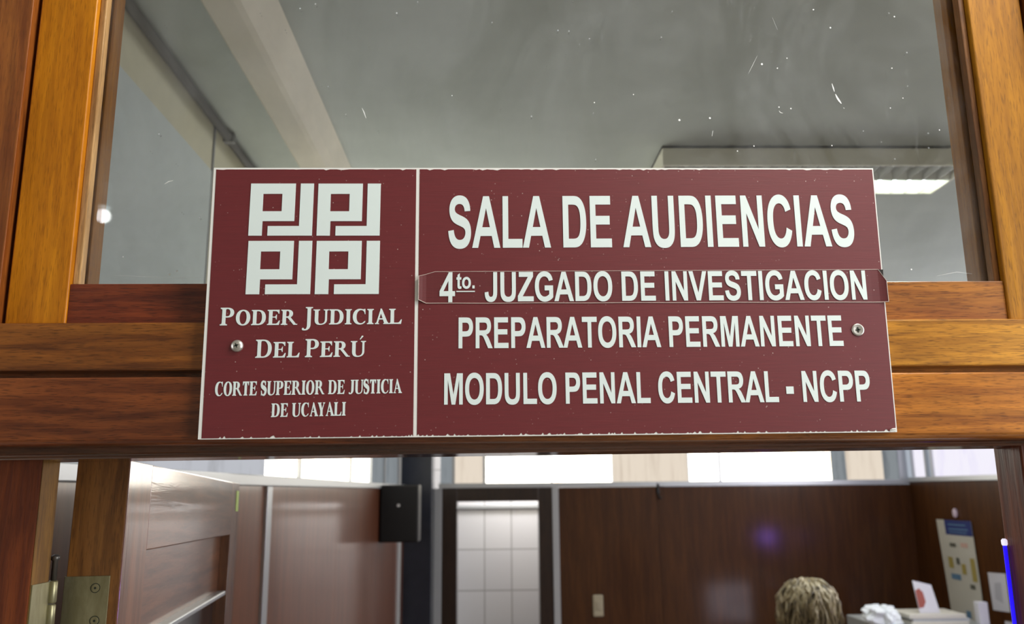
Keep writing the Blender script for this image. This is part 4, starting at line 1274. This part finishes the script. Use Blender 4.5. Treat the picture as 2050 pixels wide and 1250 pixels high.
bm.free()
# jacket and trousers follow the body
J = [(0, 0, 0.76, (0.150, 0.115)), (0, 0, 0.95, (0.128, 0.102)), (0, -0.01, 1.10, (0.147, 0.112)), (0, -0.02, 1.215, (0.128, 0.090)), (0, -0.002, 1.275, (0.066, 0.062))]
jv_, je, jr = [(PX + x, PY + y, z) for x, y, z, r in J], [(0, 1), (1, 2), (2, 3), (3, 4)], [r for *_, r in J]
for s in (-1, 1):
    i0 = len(jv_)
    for x, y, z, r in ((0.150 * s, -0.015, 1.212, 0.066), (0.197 * s, -0.02, 0.975, 0.052), (0.187 * s, 0.095, 0.825, 0.041)):
        jv_.append((PX + x, PY + y, z))
        jr.append(r)
    je += [(3, i0), (i0, i0 + 1), (i0 + 1, i0 + 2)]
skin('jacket', jv_, je, jr, M_cloth, pe)
tv, te, tr_ = [(PX, PY, 0.84), (PX, PY, 0.78)], [(0, 1)], [(0.132, 0.102), (0.135, 0.105)]
for s in (-1, 1):
    i0 = len(tv)
    for x, y, z, r in ((0.075 * s, 0, 0.71, 0.090), (0.085 * s, 0.008, 0.43, 0.068), (0.090 * s, -0.015, 0.09, 0.058)):
        tv.append((PX + x, PY + y, z))
        tr_.append(r)
    te += [(1, i0), (i0, i0 + 1), (i0 + 1, i0 + 2)]
skin('trousers', tv, te, tr_, M_trou, pe)
for s in (-1, 1):
    bm = bmesh.new()
    bmesh.ops.create_uvsphere(bm, u_segments=20, v_segments=12, radius=1, matrix=Matrix.Translation((PX + 0.097 * s, PY + 0.065, 0.036)) @ Matrix.Diagonal((0.050, 0.125, 0.042, 1)))
    for v in bm.verts:
        v.co.z = max(0.0, v.co.z)
    obj('shoe', bm, M_black, pe, smooth=True)
# hair: a cap over the skull and some three hundred wavy locks from the crown
M_hair = mat('grey_blonde_hair', (0.42, 0.34, 0.19), 0.45)
k = N(M_hair)
k.l(k.ramp(k.noise(k.coord((1, 1, 0.35)), 38, 3, 0.6), ((0.34, (0.05, 0.036, 0.022)), (0.52, (0.26, 0.205, 0.105)), (0.70, (0.50, 0.45, 0.33)))), k.p.inputs['Base Color'])
rnd = random.Random(11)
bm = bmesh.new()
hc = Vector((PX, PY + 0.020, 1.415))
bmesh.ops.create_uvsphere(bm, u_segments=28, v_segments=18, radius=1, matrix=Matrix.Translation(hc) @ Matrix.Diagonal((0.096, 0.104, 0.098, 1)))
for i in range(330):
    az = rnd.uniform(-PI * 1.25, PI * 0.25)      # from one side round the back to the other
    reach = rnd.uniform(0.90, 1.17)
    ln = rnd.uniform(0.16, 0.25)
    st = rnd.uniform(0.0, 0.9)
    pts, rs = [], []
    for j in range(7):
        th = st + (1.0 - st / 2.2) * j / 6 * 1.9
        th = min(th, 2.25)
        r = (0.101 + 0.016 * math.sin(th)) * reach
        drop = ln * max(0, j / 6 - 0.62)
        a2 = az + 0.12 * math.sin(j * 1.3 + i)
        flare = 1 + 0.16 * (j / 6) ** 2
        pts.append(hc + Vector((math.cos(a2) * math.sin(th) * r * 1.05 * flare, math.sin(a2) * math.sin(th) * r * 1.05 * flare, math.cos(th) * r * 1.06 - drop)) + Vector((rnd.uniform(-1, 1), rnd.uniform(-1, 1), rnd.uniform(-1, 1))) * 0.011)
        rs.append((0.0065, 0.0075, 0.0075, 0.0068, 0.0055, 0.004, 0.0012)[j])
    tube(bm, pts, rs, 5)
obj('hair', bm, M_hair, pe, smooth=True)['label'] = 'bushy grey-blonde hair'

# ================================================================ corridor lamp behind the camera, mirrored in the glass
cl = tag(empty('corridor_lamp', (-1.58, -2.5, 3.25)), 'bare bulb lamp hanging from the corridor ceiling', 'lamp')
obj('socket', tube(bmesh.new(), [(-1.58, -2.5, 3.25), (-1.58, -2.5, 3.15)], 0.025, 14), M_white, cl)
bm = bmesh.new()
bmesh.ops.create_uvsphere(bm, u_segments=20, v_segments=14, radius=0.028, matrix=Matrix.Translation((-1.58, -2.5, 3.112)))
obj('bulb', bm, mat('lit_bulb', (0.9, 0.9, 0.9), 0.4, emit=(1.0, 0.98, 1.0), es=22.0), cl, smooth=True)
